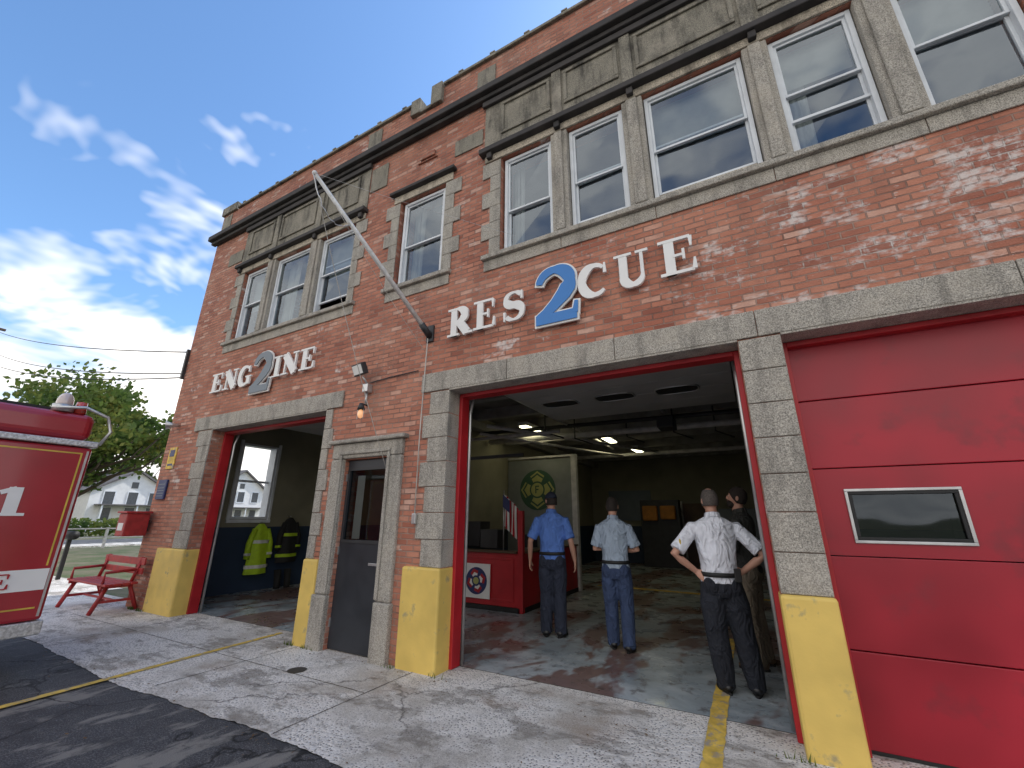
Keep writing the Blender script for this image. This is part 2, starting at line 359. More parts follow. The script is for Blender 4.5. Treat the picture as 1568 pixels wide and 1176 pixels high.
def window(x0,x1,z0=4.95,z1=6.50,yf=.10,split=.5,openf=0,blind=0,extra=False,curt=0):
    w=empty("window_unit"); w.parent=FS
    fw=.045
    boxes("frame",[(x0,x0+fw,yf-.05,yf+.05,z0,z1),(x1-fw,x1,yf-.05,yf+.05,z0,z1),(x0+fw,x1-fw,yf-.05,yf+.05,z1-fw,z1),(x0+fw,x1-fw,yf-.06,yf+.05,z0,z0+fw)],WHT,w,.004)
    zm=z0+(z1-z0)*split
    s=.028
    def sash(nm,a,b,y):
        boxes(nm,[(x0+fw,x0+fw+s,y,y+.03,a,b),(x1-fw-s,x1-fw,y,y+.03,a,b),(x0+fw+s,x1-fw-s,y,y+.03,b-s,b),(x0+fw+s,x1-fw-s,y,y+.03,a,a+s)],WHT,w,.003)
        q=random.uniform(-.008,.008); r=random.uniform(-.008,.008)
        meshobj("glass",[(x0+fw+s,y+.015+q,a+s),(x1-fw-s,y+.015-q,a+s),(x1-fw-s,y+.015+r,b-s),(x0+fw+s,y+.015-r,b-s)],[(0,1,2,3)],GL,w)
    sash("upper_sash",zm,z1-fw,yf-.025)
    lo=openf*(zm-z0)
    sash("lower_sash",z0+fw+lo,zm+s+lo,yf+.01)
    if extra: box("extra_rail",x0+fw,x1-fw,yf-.02,yf+.02,z0+.28*(z1-z0),z0+.28*(z1-z0)+.03,WHT,w)
    if blind:
        bz=z1-fw-(z1-z0)*blind
        V=[];F=[];z=z1-fw;i=0
        while z>bz:
            V+=[(x0+fw,yf+.12,z),(x1-fw,yf+.12,z),(x1-fw,yf+.14,z-.045),(x0+fw,yf+.14,z-.045)]; F.append((4*i,4*i+1,4*i+2,4*i+3)); i+=1; z-=.05
        meshobj("blind",V,F,BLIND,w)
    if curt:
        V=[];F=[];nn=14
        for i in range(nn+1):
            xx=x0+fw+(x1-x0)*curt*i/nn; yy=yf+.18+.025*math.sin(i*1.9)
            V+=[(xx,yy,z0),(xx+.02*math.sin(i),yy,z1)]
            if i: F.append((2*i-2,2*i,2*i+1,2*i-1))
        meshobj("curtain",V,F,BLIND,w,True)
window(-8.72,-7.95,blind=.5); window(-7.67,-6.62,split=.5,curt=.3); window(-6.32,-5.44,split=.5,openf=.25,blind=.45)
window(-4.32,-3.48,split=.45,curt=.22)
window(-2.42,-1.69,openf=.0,split=.42,curt=.18); window(-1.44,-.73,openf=.1,split=.45); window(-.46,.60,split=.46,openf=.12,blind=.4); window(.86,1.58,extra=True,blind=.3,curt=.3); window(1.86,2.59,blind=.35)
boxes("window_air_filler",[(-.41,.55,.07,.10,4.97,5.05)],FASC,FS)
MU=[(-7.94,-7.68),(-6.61,-6.33),(-1.68,-1.45),(-.72,-.47),(.61,.85),(1.59,1.85)]
boxes("mullions",[(a,b,-.02,.20,4.93,6.515) for a,b in MU],ST,FS,.012)
boxes("mullion_fillets",[(a+.06,b-.06,-.05,-.021,4.95,6.50) for a,b in MU],ST,FS,.012)
boxes("sill",[(a,b,-.07,.09,4.86,4.928) for a,b in [(-8.98,-5.18),(-4.55,-3.25),(-2.72,2.92)]],ST,FS,.012)
L=[]
for x0,x1,n in [(-8.95,-5.2,4),(-4.50,-3.28,1),(-2.70,2.90,5)]:
    for a,b in joints(x0,x1,n): L.append((a,b,-.02,-.001,4.70,4.857))
boxes("sill_apron",L,ST,FS,.006)
L=[]
z=4.932;k=0
while z<6.5:
    h=.263; e=.13 if k%2 else 0
    for xo,s in [(-8.765,-1),(-5.395,1),(-4.365,-1),(-3.435,1),(-2.455,-1),(2.625,1)]:
        w=.17+e if abs(xo+5.4)>.1 else .15+e
        a,b=(xo-w,xo) if s<0 else (xo,xo+w)
        L.append((a,b,-.02,-.001,z+.002,z+h-.002))
    z+=h;k+=1
boxes("window_quoins",L,ST,FS,.008)
boxes("window_head_fascia",[(-8.98,-5.18,-.03,-.001,6.525,6.64),(-2.72,2.92,-.03,-.001,6.525,6.64),(-4.5,-3.3,-.025,-.001,6.525,6.66)],FASC,FS,.006)
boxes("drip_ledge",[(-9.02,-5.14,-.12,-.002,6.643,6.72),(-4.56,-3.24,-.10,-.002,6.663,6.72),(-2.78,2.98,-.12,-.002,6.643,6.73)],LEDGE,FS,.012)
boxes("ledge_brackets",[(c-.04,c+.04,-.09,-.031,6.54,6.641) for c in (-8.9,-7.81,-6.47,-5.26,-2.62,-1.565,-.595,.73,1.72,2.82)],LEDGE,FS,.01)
boxes("frieze",[(-8.98,-5.18,-.02,-.001,6.732,7.715),(-2.74,2.94,-.02,-.001,6.742,7.715)],STD,FS,.006)
L=[]
for a,b in [(-8.76,-7.94),(-7.70,-6.60),(-6.34,-5.42),(-2.45,-1.66),(-1.46,-.71),(-.49,.62),(.84,1.60),(1.84,2.62)]:
    z0,z1=6.95,7.55
    L+=[(a,b,-.045,-.021,z1-.05,z1),(a,b,-.045,-.021,z0,z0+.05),(a,a+.05,-.045,-.021,z0+.052,z1-.052),(b-.05,b,-.045,-.021,z0+.052,z1-.052)]
boxes("frieze_panels",L,STD,FS,.01)
L=[]
for c in (-7.81,-6.47,-1.56,-.6,.73,1.72): L.append((c-.07,c+.07,-.05,-.0205,6.75,7.70))
boxes("frieze_pilasters",L,STD,FS,.01)
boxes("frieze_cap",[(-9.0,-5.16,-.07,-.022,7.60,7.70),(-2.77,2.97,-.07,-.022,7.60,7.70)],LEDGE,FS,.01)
boxes("frieze_ear",[(-5.15,-4.75,-.018,-.001,7.05,7.55),(-3.3,-2.78,-.018,-.001,6.95,7.25),(-9.55,-9.02,-.018,-.001,6.9,7.2)],STD,FS,.006)
boxes("brick_emblem",[(-4.05,-3.65,-.03,-.001,7.15,7.17),(-4.0,-3.7,-.04,-.001,7.20,7.30)],BR,FS,.01)
L=[]
for a,b in [(-8.64,-5.47),(-3.155,.104),(.44,3.75)]:
    L+=[(a+.003,a+.05,.20,.36,0,3.118),(b-.05,b-.003,.20,.36,0,3.118),(a+.05,b-.05,.20,.36,3.07,3.118)]
boxes("red_jamb",L,REDT,FS,.006)
gd=empty("garage_door"); gd.parent=FS
zz=[0,.64,1.30,1.98,2.57,3.12]
WX=(.70,1.80,2.9)
for i in range(5):
    a,b=zz[i],zz[i+1]
    if i==2:
        holewall("section",.46,3.74,a+.004,b-.004,.29,.335,[(q,q+.66,1.42,1.79) for q in WX],RED,gd)
    else: bevel(box("section",.46,3.74,.29,.335,a+.004,b-.004,RED,gd),.006)
L=[];IN=[]
for x0 in WX:
    x1=x0+.66;z0,z1=1.42,1.79
    L+=[(x0-.022,x1+.022,.275,.289,z1,z1+.022),(x0-.022,x1+.022,.275,.289,z0-.022,z0),(x0-.022,x0,.275,.289,z0,z1),(x1,x1+.022,.275,.289,z0,z1)]
    IN+=[(x0,x1,.280,.30,z1-.025,z1-.001),(x0,x1,.280,.30,z0+.001,z0+.025),(x0+.001,x0+.025,.280,.30,z0+.025,z1-.025),(x1-.025,x1-.001,.280,.30,z0+.025,z1-.025)]
    meshobj("glass",[(x0,.305,z0),(x1,.305,z0),(x1,.305,z1),(x0,.305,z1)],[(0,1,2,3)],GLD,gd)
boxes("window_trim",L,STEEL,gd,.004); boxes("window_gasket",IN,BLK,gd,.004)
box("bottom_seal",.46,3.74,.285,.34,-.001,.02,BLK,gd)
boxes("door_strut",[(.5,3.7,.34,.38,a,a+.05) for a in (.1,.75,2.05,2.65)],STEEL,gd)
RAISE=mat("raised_door_inside",(.42,.41,.39),.5,var=.15,scale=2)
def raised(x0,x1,yy=(.55,3.35),wins=()):
    d=empty("raised_door"); d.parent=FS
    y=yy[0]; n=5; w=(yy[1]-yy[0])/n
    for i in range(n):
        bevel(box("section",x0,x1,y+.004,y+w-.004,3.38,3.42,RAISE,d),.008); y+=w
    for c in wins:
        ellip=[(c[0]+.30*(abs(math.cos(t))**.6)*math.copysign(1,math.cos(t)),c[1]+.19*(abs(math.sin(t))**.6)*math.copysign(1,math.sin(t))) for t in [2*math.pi*k/28 for k in range(28)]]
        meshobj("window_pane",[(a,b,3.375) for a,b in ellip],[tuple(range(28))],BLK,d)
        tube("window_ring",[(a,b,3.375) for a,b in ellip]+[(ellip[0][0],ellip[0][1],3.375)],.014,STEEL,d,6)
    for xx in (x0-.03,x1+.03):
        tube("track",[(xx,.40,0),(xx,.40,2.9),(xx,.47,3.2),(xx,.75,3.40),(xx,3.9,3.42)],.022,STEEL,d,6)
raised(-3.08,.02,wins=[(-2.53,2.15),(-1.63,2.17),(-.72,2.2)])
raised(-8.56,-5.55,wins=[(-7.9,2.15),(-7.0,2.15),(-6.1,2.15)])
ed=empty("entry_door"); ed.parent=FS
dwx0,dwx1,dwz0,dwz1=-4.86,-4.17,1.27,2.21
holewall("leaf",-4.915,-4.105,.01,2.33,.05,.095,[(dwx0,dwx1,dwz0,dwz1)],DOORM,ed)
boxes("glazing_bead",[(dwx0,dwx1,.038,.048,dwz1-.02,dwz1+.02),(dwx0,dwx1,.038,.048,dwz0-.02,dwz0+.02),(dwx0-.02,dwx0,.038,.048,dwz0-.02,dwz1+.02),(dwx1,dwx1+.02,.038,.048,dwz0-.02,dwz1+.02)],DARK,ed)
meshobj("glass",[(dwx0,.07,dwz0),(dwx1,.07,dwz0),(dwx1,.07,dwz1),(dwx0,.07,dwz1)],[(0,1,2,3)],GLD,ed)
boxes("handle",[(-4.15,-4.12,-.01,.05,1.0,1.04),(-4.28,-4.12,-.02,-.008,1.0,1.03)],STEEL,ed,.004)
boxes("hinges",[(-4.93,-4.91,.03,.05,z,z+.1) for z in (.25,1.1,2.05)],STEEL,ed)
box("notice",-4.74,-4.60,.085,.088,1.3,2.12,LET,ed)
# ---------------------------------------------------------------- interior
IT=empty("bay_interior"); IT.parent=FS
def wallpair(name,x0,x1,y0,y1,zs=1.3,zt=3.94):
    box(name+"_upper",x0,x1,y0,y1,zs,zt,CREAM,IT); box(name+"_wainscot",x0-.004,x1+.004,y0-.004,y1+.004,0,zs-.001,NAVY,IT)
holewall("lining_upper",.37,12.9,1.35,3.94,-10.09,-10.06,[(1.36,2.22,1.52,3.2)],CREAM,IT,axis='y')
box("lining_wainscot",-10.088,-10.055,.37,12.9,0,1.349,NAVY,IT)
wallpair("back_lining",-10.05,5.04,12.9,12.96)
wallpair("partition",-5.75,-5.60,3.1,12.88)
wallpair("right_lining",4.9,5.04,.4,12.85)
box("front_lining",-10.05,-9.15,.36,.40,0,3.9,CREAM,IT)
w=empty("side_window"); w.parent=FS
boxes("frame",[(-10.3,-10.05,1.36,1.41,1.52,3.2),(-10.3,-10.05,2.17,2.22,1.52,3.2),(-10.3,-10.05,1.41,2.17,1.52,1.57),(-10.3,-10.05,1.41,2.17,3.15,3.2),(-10.22,-10.17,1.41,2.17,2.33,2.38),(-10.12,-10.02,1.30,1.36,1.45,3.26),(-10.12,-10.02,2.22,2.28,1.45,3.26),(-10.12,-10.0,1.30,2.28,1.44,1.51)],WHT,w,.004)
boxes("ceiling_joists",[(-10.0,4.9,y,y+.16,3.72,3.949) for y in [1.0,2.4,3.8,5.2,6.6,8.0,9.4,10.8,12.2]],BEAM,IT)
boxes("ceiling_girders",[(-5.55,-5.3,.4,12.9,3.55,3.72),(.15,.42,.4,12.9,3.50,3.72)],BEAM,IT)
box("girder_cross",-5.5,4.9,5.55,5.75,3.42,3.71,BEAM,IT)
for i,(a,b,r) in enumerate([((-5.5,4.4,3.52),(4.8,4.4,3.40),.045),((-5.5,4.75,3.36),(4.8,4.75,3.30),.06),((-3.3,.5,3.60),(-3.3,8,3.5),.03),((-4.6,3.2,3.4),(-1.9,8.5,3.35),.04),((-5.5,8.0,3.3),(4.8,8,3.3),.05),((-4.9,3.4,3.3),(-2.9,7.5,3.2),.03),((-5.5,3.7,3.25),(-3.2,3.7,3.25),.035)]):
    tube("ceiling_pipe",[a,b],r,PIPE if i!=0 else DARK,IT,10)
for (a,b,c) in [(-3.6,3.9,3.30),(-3.2,4.6,3.25),(-2.2,5.2,3.3),(-1.1,4.3,3.15),(-.4,4.8,3.2)]:
    tube("conduit_drop",[(a,b,3.7),(a,b,c),(a+.3,b+.3,c-.1)],.016,DARK,IT,6)
op=empty("door_opener"); op.parent=IT; bevel(box("motor",-1.35,-1.05,4.0,4.45,3.2,3.42,DARK,op),.02); box("rail",-1.22,-1.18,.5,4.0,3.46,3.50,STEEL,op)
ems=mat("lit_tube",(1,.95,.7),.5,var=0,bump=0,emit=(1,.93,.58),es=7.5)
for (x,y) in [(-3.15,7.0),(-2.9,9.5),(-4.4,5.0)]:
    lf=empty("fluorescent_light"); lf.parent=IT
    box("housing",x-.12,x+.12,y-.6,y+.6,3.62,3.70,WHT,lf); box("tube",x-.09,x+.09,y-.57,y+.57,3.595,3.62,ems,lf)
lf=empty("fluorescent_light"); lf.parent=IT
box("housing",-7.6,-7.36,5.4,6.6,3.62,3.70,WHT,lf); box("tube",-7.57,-7.39,5.43,6.57,3.595,3.62,ems,lf)
wb=empty("watch_booth")
boxes("red_panel",[(-5.58,-3.78,3.05,3.12,.08,.96),(-3.78,-3.71,3.12,5.80,.08,.96),(-3.80,-3.70,3.04,3.13,0,1.70)],REDT,wb,.008)
boxes("kick",[(-5.58,-3.76,3.04,3.13,0,.079),(-3.79,-3.70,3.14,5.80,0,.079)],BLK,wb)
boxes("counter_cap",[(-5.58,-3.81,2.98,3.2,.962,1.0),(-3.85,-3.66,3.14,5.80,.962,1.0)],WOOD,wb,.008)
boxes("panel_moulding",[(-5.5,-5.46,3.035,3.049,.16,.88),(-3.92,-3.88,3.035,3.049,.16,.88),(-5.46,-3.92,3.035,3.049,.84,.88),(-5.46,-3.92,3.035,3.049,.16,.20)],REDT,wb,.006)
boxes("window_posts",[(-5.0,-4.96,3.06,3.11,1.0,2.7),(-5.58,-3.7,3.06,3.11,2.7,2.76)],DARK,wb)
boxes("desk_items",[(-4.9,-4.5,3.5,3.9,1.0,1.35),(-4.2,-4.0,4.1,4.3,1.0,1.25),(-5.4,-5.1,3.8,4.2,1.0,1.5)],DARK,wb,.01)
SIGNP=mat("panel_sign_grey",(.22,.235,.22),.6,var=.15,scale=3)
box("emblem_wall",-5.58,-3.80,5.86,5.92,0,3.02,SIGNP,wb)
box("end_post",-3.79,-3.66,5.82,5.95,0,3.05,PIPE,wb)
box("emblem_wall_cap",-5.58,-3.66,5.82,5.96,3.051,3.10,PIPE,wb)
def disc(name,c,r,y,m,parent,n=32,a0=0,a1=2*math.pi):
    V=[(c[0]+r*math.cos(a0+(a1-a0)*k/n),y,c[1]+r*math.sin(a0+(a1-a0)*k/n)) for k in range(n)]
    return meshobj(name,V,[tuple(range(n))],m,parent)
GOLD=mat("emblem_gold",(.42,.42,.14),.5,var=.1); GREEN=mat("emblem_green",(.04,.10,.06),.5,var=.1)
def maltese(name,c,R,y,m,parent,ang=0):
    V=[];F=[]
    for k in range(4):
        a=math.pi/2*k+ang; b=len(V)
        P=[(-.1,.12),(-.42,.72),(-.2,.86),(0,1.0),(.2,.86),(.42,.72),(.1,.12)]
        for (u,v) in P: V.append((c[0]+R*(u*math.cos(a)-v*math.sin(a)),y,c[1]+R*(u*math.sin(a)+v*math.cos(a))))
        F.append(tuple(range(b,b+7)))
    return meshobj(name,V,F,m,parent)
# ---------------------------------------------------------------- letters
def ell(cx,cz,rx,rz,a0,a1,n=18):
    return [(cx+rx*math.cos(math.radians(a0+(a1-a0)*i/n)),cz+rz*math.sin(math.radians(a0+(a1-a0)*i/n))) for i in range(n+1)]
def lw(n,a,b,c): return [a+(b-a)*math.sin(math.pi*i/n) for i in range(n+1)]
def H(x0,x1,z0,z1): return ([(x0,(z0+z1)/2),(x1,(z0+z1)/2)],[z1-z0]*2)
def Vv(x0,x1,z0,z1): return ([((x0+x1)/2,z0),((x0+x1)/2,z1)],[x1-x0]*2)
GLY={
'I':(.52,[Vv(.15,.37,0,1),H(.02,.50,0,.075),H(.02,.50,.925,1)]),
'E':(.80,[Vv(.12,.34,0,1),H(.0,.72,0,.08),H(.0,.70,.92,1),H(.3,.52,.47,.54),([(.70,.96),(.70,.68)],[.09,.04]),([(.73,.04),(.75,.34)],[.10,.04]),([(.53,.65),(.53,.36)],[.06,.06])]),
'R':(.92,[Vv(.12,.34,0,1),H(.0,.44,0,.075),H(0,.36,.925,1),(ell(.34,.725,.30,.235,90,-90),lw(18,.08,.22,.08)),([(.42,.50),(.74,.04)],[.20,.20]),H(.60,.94,0,.075)]),
'S':(.70,[(ell(.34,.745,.24,.215,25,270,20)+ell(.34,.285,.25,.245,90,-150,20)[1:],[.07+.15*math.exp(-((i-20)/8.)**2)+.03*(i<4 or i>36) for i in range(41)]),([(.58,.98),(.58,.70)],[.05,.07]),([(.06,.02),(.06,.33)],[.05,.07])]),
'C':(.86,[(ell(.44,.5,.36,.46,48,312,24),lw(24,.06,.21,.06)),([(.72,.98),(.72,.66)],[.05,.09])]),
'G':(.92,[(ell(.44,.5,.36,.46,48,318,24),lw(24,.06,.21,.06)),([(.72,.98),(.72,.66)],[.05,.09]),Vv(.62,.84,.05,.42),H(.52,.92,.40,.47)]),
'U':(.94,[Vv(.12,.33,.30,1),(ell(.455,.30,.235,.26,180,360),[.20-.12*i/18 for i in range(19)]),Vv(.65,.73,.30,1),H(.0,.45,.925,1),H(.55,.86,.925,1)]),
'N':(.98,[Vv(.13,.21,0,1),Vv(.75,.83,0,1),([(.12,.96),(.80,.04)],[.24,.24]),H(.0,.36,0,.075),H(.0,.26,.925,1),H(.62,.96,.925,1)]),
'2':(.78,[(ell(.37,.70,.27,.25,172,-28,22)+[(.53,.47),(.38,.32),(.22,.19),(.10,.11)],[.09,.10,.10]+[.10+.10*i/20 for i in range(20)]+[.18,.14,.12,.12]),H(.04,.74,.0,.17),([(.71,.1),(.74,.30)],[.08,.05])]),
'1':(.5,[Vv(.15,.37,0,1),H(.02,.50,0,.1),([(.26,.96),(.04,.80)],[.1,.1])]),
}
def glyph(name,ch,x,z,w,h,m,parent,y=-.03,th=.03,grow=0):
    gw,strokes=GLY[ch]; V=[];F=[]
    for si,(pts,wd) in enumerate(strokes):
        P=[Vector((p[0]/gw*w,p[1]*h,0)) for p in pts]; n=len(P); dz=si*.0012
        if grow:
            d0=(P[0]-P[1]).normalized(); d1=(P[-1]-P[-2]).normalized()
            P[0]=P[0]+d0*grow; P[-1]=P[-1]+d1*grow
        b=len(V)
        for i in range(n):
            t=(P[min(i+1,n-1)]-P[max(i-1,0)]); t=t.normalized() if t.length else Vector((1,0,0))
            nn=Vector((-t.y,t.x,0)); 
            sc_=abs(nn.x)*w/gw+abs(nn.y)*h
            hw=wd[i]*sc_/2+grow
            for s in (1,-1):
                q=P[i]+nn*hw*s
                for yy in (y-th-dz,y): V.append((x+q.x,yy,z+q.y))
        for i in range(n-1):
            a=b+4*i; c=a+4
            F+=[(a,a+2,c+2,c),(a+1,c+1,c+3,a+3),(a,c,c+1,a+1),(a+2,a+3,c+3,c+2)]
        F+=[(b,b+1,b+3,b+2),(b+4*(n-1),b+4*(n-1)+2,b+4*(n-1)+3,b+4*(n-1)+1)]
    o=meshobj(name,V,F,m,parent); 
    bm=bmesh.new(); bm.from_mesh(o.data); bmesh.ops.recalc_face_normals(bm,faces=bm.faces); bm.to_mesh(o.data); bm.free()
    return o
def word(items,m,parent,y,th):
    for ch,x,z,w,h in items: glyph("letter_"+ch,ch,x,z,w,h,m,parent,y,th)
rs=empty("rescue_sign")
word([('R',-3.20,3.83,.39,.40),('E',-2.79,3.84,.33,.40),('S',-2.36,3.85,.32,.40),('C',-1.36,3.91,.36,.40),('U',-.95,3.92,.40,.41),('E',-.48,3.93,.36,.42)],LET,rs,-.045,.03)
glyph("numeral_outline",'2',-1.93,3.70,.56,.72,LET,rs,-.04,.025,grow=.022)
glyph("numeral",'2',-1.93,3.70,.56,.72,BLU,rs,-.073,.008)
es=empty("engine_sign")
word([('E',-8.95,3.85,.40,.38),('N',-8.50,3.85,.44,.38),('G',-8.02,3.85,.40,.38),('I',-7.0,3.87,.24,.38),('N',-6.73,3.87,.43,.38),('E',-6.26,3.87,.38,.38)],LET,es,-.045,.03)
glyph("numeral_outline",'2',-7.62,3.66,.60,.74,LET,es,-.04,.025,grow=.02)
glyph("numeral",'2',-7.62,3.66,.60,.74,GRYL,es,-.073,.008)
disc("emblem_disc",(-4.72,2.26),.50,5.85,GREEN,wb); maltese("emblem_cross",(-4.72,2.26),.47,5.845,GOLD,wb); disc("emblem_ring",(-4.72,2.26),.21,5.835,GREEN,wb); disc("emblem_core",(-4.72,2.26),.17,5.83,GOLD,wb)
maltese("emblem_cross_inner",(-4.72,2.26),.42,5.842,GREEN,wb); maltese("emblem_cross_inner_gold",(-4.72,2.26),.37,5.839,GOLD,wb)
boxes("emblem_f",[(-4.77,-4.74,5.82,5.826,2.17,2.36),(-4.738,-4.66,5.82,5.826,2.33,2.36),(-4.738,-4.68,5.82,5.826,2.25,2.28)],GREEN,wb)
bs=empty("station_emblem_sign")
box("plate",-4.93,-4.36,3.01,3.03,.18,.76,LET,bs)
NV=mat("emblem_navy",(.02,.03,.12),.5,var=.1)
disc("ring",(-4.645,.47),.23,3.006,NV,bs); maltese("cross",(-4.645,.47),.21,3.002,REDT,bs,.3); maltese("cross_inner",(-4.645,.47),.15,2.999,LET,bs,.3); disc("core",(-4.645,.47),.09,2.996,NV,bs); disc("core2",(-4.645,.47),.06,2.993,GOLD,bs)
boxes("wall_door",[(-2.2,-1.3,12.8,12.89,0,2.1)],WOOD,IT); box("wall_board",-4.9,-3.3,12.8,12.89,1.5,2.6,GRYL,IT)
boxes("door_trim",[(-2.28,-2.2,12.78,12.89,0,2.18),(-1.3,-1.22,12.78,12.89,0,2.18)],PIPE,IT)
boxes("lockers",[(-1.0+i*.42,-.6+i*.42,12.3,12.85,.05,1.9) for i in range(4)],GRYL,IT,.01)
sp=empty("equipment_shelf")
ORG=mat("orange_bag",(.45,.18,.03),.7)
box("shelf_unit",-3.5,-2.2,11.8,12.3,0,2.2,DARK,sp,.01); boxes("bags",[(-3.4,-2.9,11.6,11.8,1.5,2.0),(-2.8,-2.3,11.6,11.8,1.55,2.0)],ORG,sp,.05)
he=empty("fire_hose_cabinet"); bevel(box("case",.9,1.5,12.7,12.88,1.5,2.1,REDT,he),.01); box("pane",.96,1.44,12.68,12.699,1.56,2.04,DARK,he)
fl=empty("indoor_flag"); tube("pole",[(-4.30,3.4,.96),(-4.30,3.4,2.1)],.012,STEEL,fl,8)
FR=mat("flag_red",(.45,.02,.03),.8)
for i in range(8):
    V=[];F=[]
    for j in range(6):
        u=-4.29+.040*i; z=2.02-.12*j-.035*i
        yy=3.4+.025*math.sin(i*1.7+j*.5)
        V+=[(u,yy,z),(u+.040,yy+.01,z-.03)]
        if j: F.append((2*j-2,2*j-1,2*j+1,2*j))
    meshobj("fold",V,F,FR if i%2 else LET,fl)
meshobj("canton",[(-4.295,3.35,2.02),(-4.14,3.35,1.89),(-4.14,3.35,1.66),(-4.295,3.35,1.78)],[(0,1,2,3)],NV,fl)
HV=mat("hi_vis_fabric",(.42,.62,.02),.7,var=.15,bump=.3,scale=12); HB=mat("turnout_black",(.015,.015,.015),.8); SILV=mat("reflective_tape",(.7,.7,.65),.3)
def coat(y,z1,z0,m,stripe_m,x=-9.93):
    c=empty("turnout_coat"); V=[];F=[]
    rings=[(z1,.03,.05),(z1-.08,.08,.14),(z1-.2,.10,.19),(z1-.45,.11,.18),(z1-.7,.12,.21),(z0,.13,.25)]
    n=20
    for (z,a,b) in rings:
        for k in range(n):
            t=2*math.pi*k/n; r=1+.12*math.sin(5*t+z*3)
            V.append((x+a*math.cos(t)*r,y+b*math.sin(t)*r,z))
    for i in range(len(rings)-1):
        for k in range(n): F.append((i*n+k,i*n+(k+1)%n,(i+1)*n+(k+1)%n,(i+1)*n+k))
    o=meshobj("coat_body",V,F,m,c,True); o.modifiers.new("s",'SUBSURF').levels=1
    for s in (-1,1):
        ln=z1-.12
        tube("sleeve",[(x+.02,y+s*.14,ln),(x+.04,y+s*.24,ln-.3),(x+.05,y+s*.25,ln-.62)],[.06,.065,.06],m,c,10)
        tube("cuff_tape",[(x+.048,y+s*.25,ln-.5),(x+.05,y+s*.25,ln-.55)],[.069,.069],stripe_m,c,10)
    V=[];F=[]
    for j,zz in enumerate((z0+.12,z0+.19,z1-.42,z1-.35)):
        for k in range(n):
            t=2*math.pi*k/n; r=1.06+.12*math.sin(5*t+zz*3); V.append((x+.125*math.cos(t)*r,y+.235*math.sin(t)*r if j<2 else y+.19*math.sin(t)*r,zz))
    for (i,j) in ((0,1),(2,3)):
        for k in range(n): F.append((i*n+k,i*n+(k+1)%n,j*n+(k+1)%n,j*n+k))
    meshobj("tape",V,F,stripe_m,c,True)
    tube("hook",[(-10.05,y,z1+.03),(x,y,z1+.03)],.01,STEEL,c,6)
coat(2.05,1.42,.36,HV,SILV); coat(2.75,1.55,.55,HB,HV)
bt=empty("turnout_boots")
for yy in (2.6,2.85): tube("boot",[(-9.85,yy,0.0),(-9.86,yy,.12),(-9.9,yy,.4)],[.07,.07,.08],HB,bt,10)
# ---------------------------------------------------------------- facade fittings
fp=empty("flagpole")
b0=Vector((-3.54,-.08,3.98)); b1=Vector((-3.92,-1.79,5.40))
tube("pole",[b0,b0.lerp(b1,.5),b1],[.032,.029,.022],ALU,fp,14)
V=[];F=[];ellipsoid(V,F,b1,(.03,.03,.03)); meshobj("finial",V,F,ALU,fp,True)
box("bracket_plate",-3.60,-3.48,-.03,-.001,3.86,4.10,DARK,fp,.006); tube("socket",[(-3.54,-.02,3.94),b0.lerp(b1,.06)],.045,DARK,fp,12)
def sagline(a,b,sag,n=16):
    a=Vector(a);b=Vector(b); return [a.lerp(b,i/n)-Vector((0,0,sag*4*(i/n)*(1-i/n))) for i in range(n+1)]
ROPE=mat("rope",(.5,.48,.43),.9)
tube("halyard",sagline(b1-Vector((0,0,.04)),(-4.05,-.11,2.2),.12),.004,ROPE,fp,6)
tube("guy_wire",sagline(b1,(-2.2,-.01,5.1),.02),.002,STEEL,fp,6)
tube("tether",sagline(b1.lerp(b0,.1),(-3.56,-.06,3.7),.06),.003,ROPE,fp,6)
tube("rope_down",[(-3.55,-.05,3.9),(-3.57,-.05,2.6),(-3.56,-.05,1.6)],.007,ROPE,fp,6)
ch=sagline(b1-Vector((0,.02,.02)),b0.lerp(b1,.72)-Vector((0,0,.03)),.25)
tube("loose_chain",[p+Vector((.012*math.sin(i*2.1),0,.01*math.cos(i*3))) for i,p in enumerate(ch)],.006,STEEL,fp,6)
box("cleat",-3.59,-3.53,-.07,-.03,1.5,1.62,STEEL,fp,.008)
fx=empty("wall_floodlight")
box("junction_box",-4.66,-4.56,-.10,-.001,3.28,3.40,STEEL,fx,.008); tube("conduit",[(-4.61,-.05,3.28),(-4.61,-.05,3.10)],.018,STEEL,fx,8)
tube("arm",[(-4.61,-.05,3.40),(-4.63,-.14,3.5)],.014,STEEL,fx,8)
o=box("flood_head",-.13,.13,-.04,.04,-.085,.085,DARK,fx,.01); o.location=(-4.66,-.18,3.60); o.rotation_euler=(math.radians(25),0,math.radians(-10))
o=box("flood_lens",-.11,.11,-.046,-.041,-.065,.065,LET,fx); o.location=(-4.66,-.18,3.60); o.rotation_euler=(math.radians(25),0,math.radians(-10))
wl=empty("wall_lantern")
bulb=mat("lit_bulb",(.8,.5,.3),.2,var=0,bump=0,emit=(1,.45,.18),es=.55)
V=[];F=[];ellipsoid(V,F,(-4.61,-.12,2.95),(.04,.04,.065)); meshobj("bulb",V,F,bulb,wl,True)
tube("cap",[(-4.61,-.12,3.10),(-4.61,-.12,3.01)],[.03,.055],DARK,wl,12); tube("arm",[(-4.61,-.02,3.09),(-4.61,-.12,3.10)],.012,DARK,wl,8)
boxes("guard",[(-4.67,-4.665,-.125,-.12,2.88,3.02),(-4.555,-4.55,-.125,-.12,2.88,3.02)],STEEL,wl)
tube("facade_conduit",[(-4.61,-.02,3.43),(-4.2,-.02,3.46),(-3.7,-.02,3.47)],.008,DARK,fx,6)
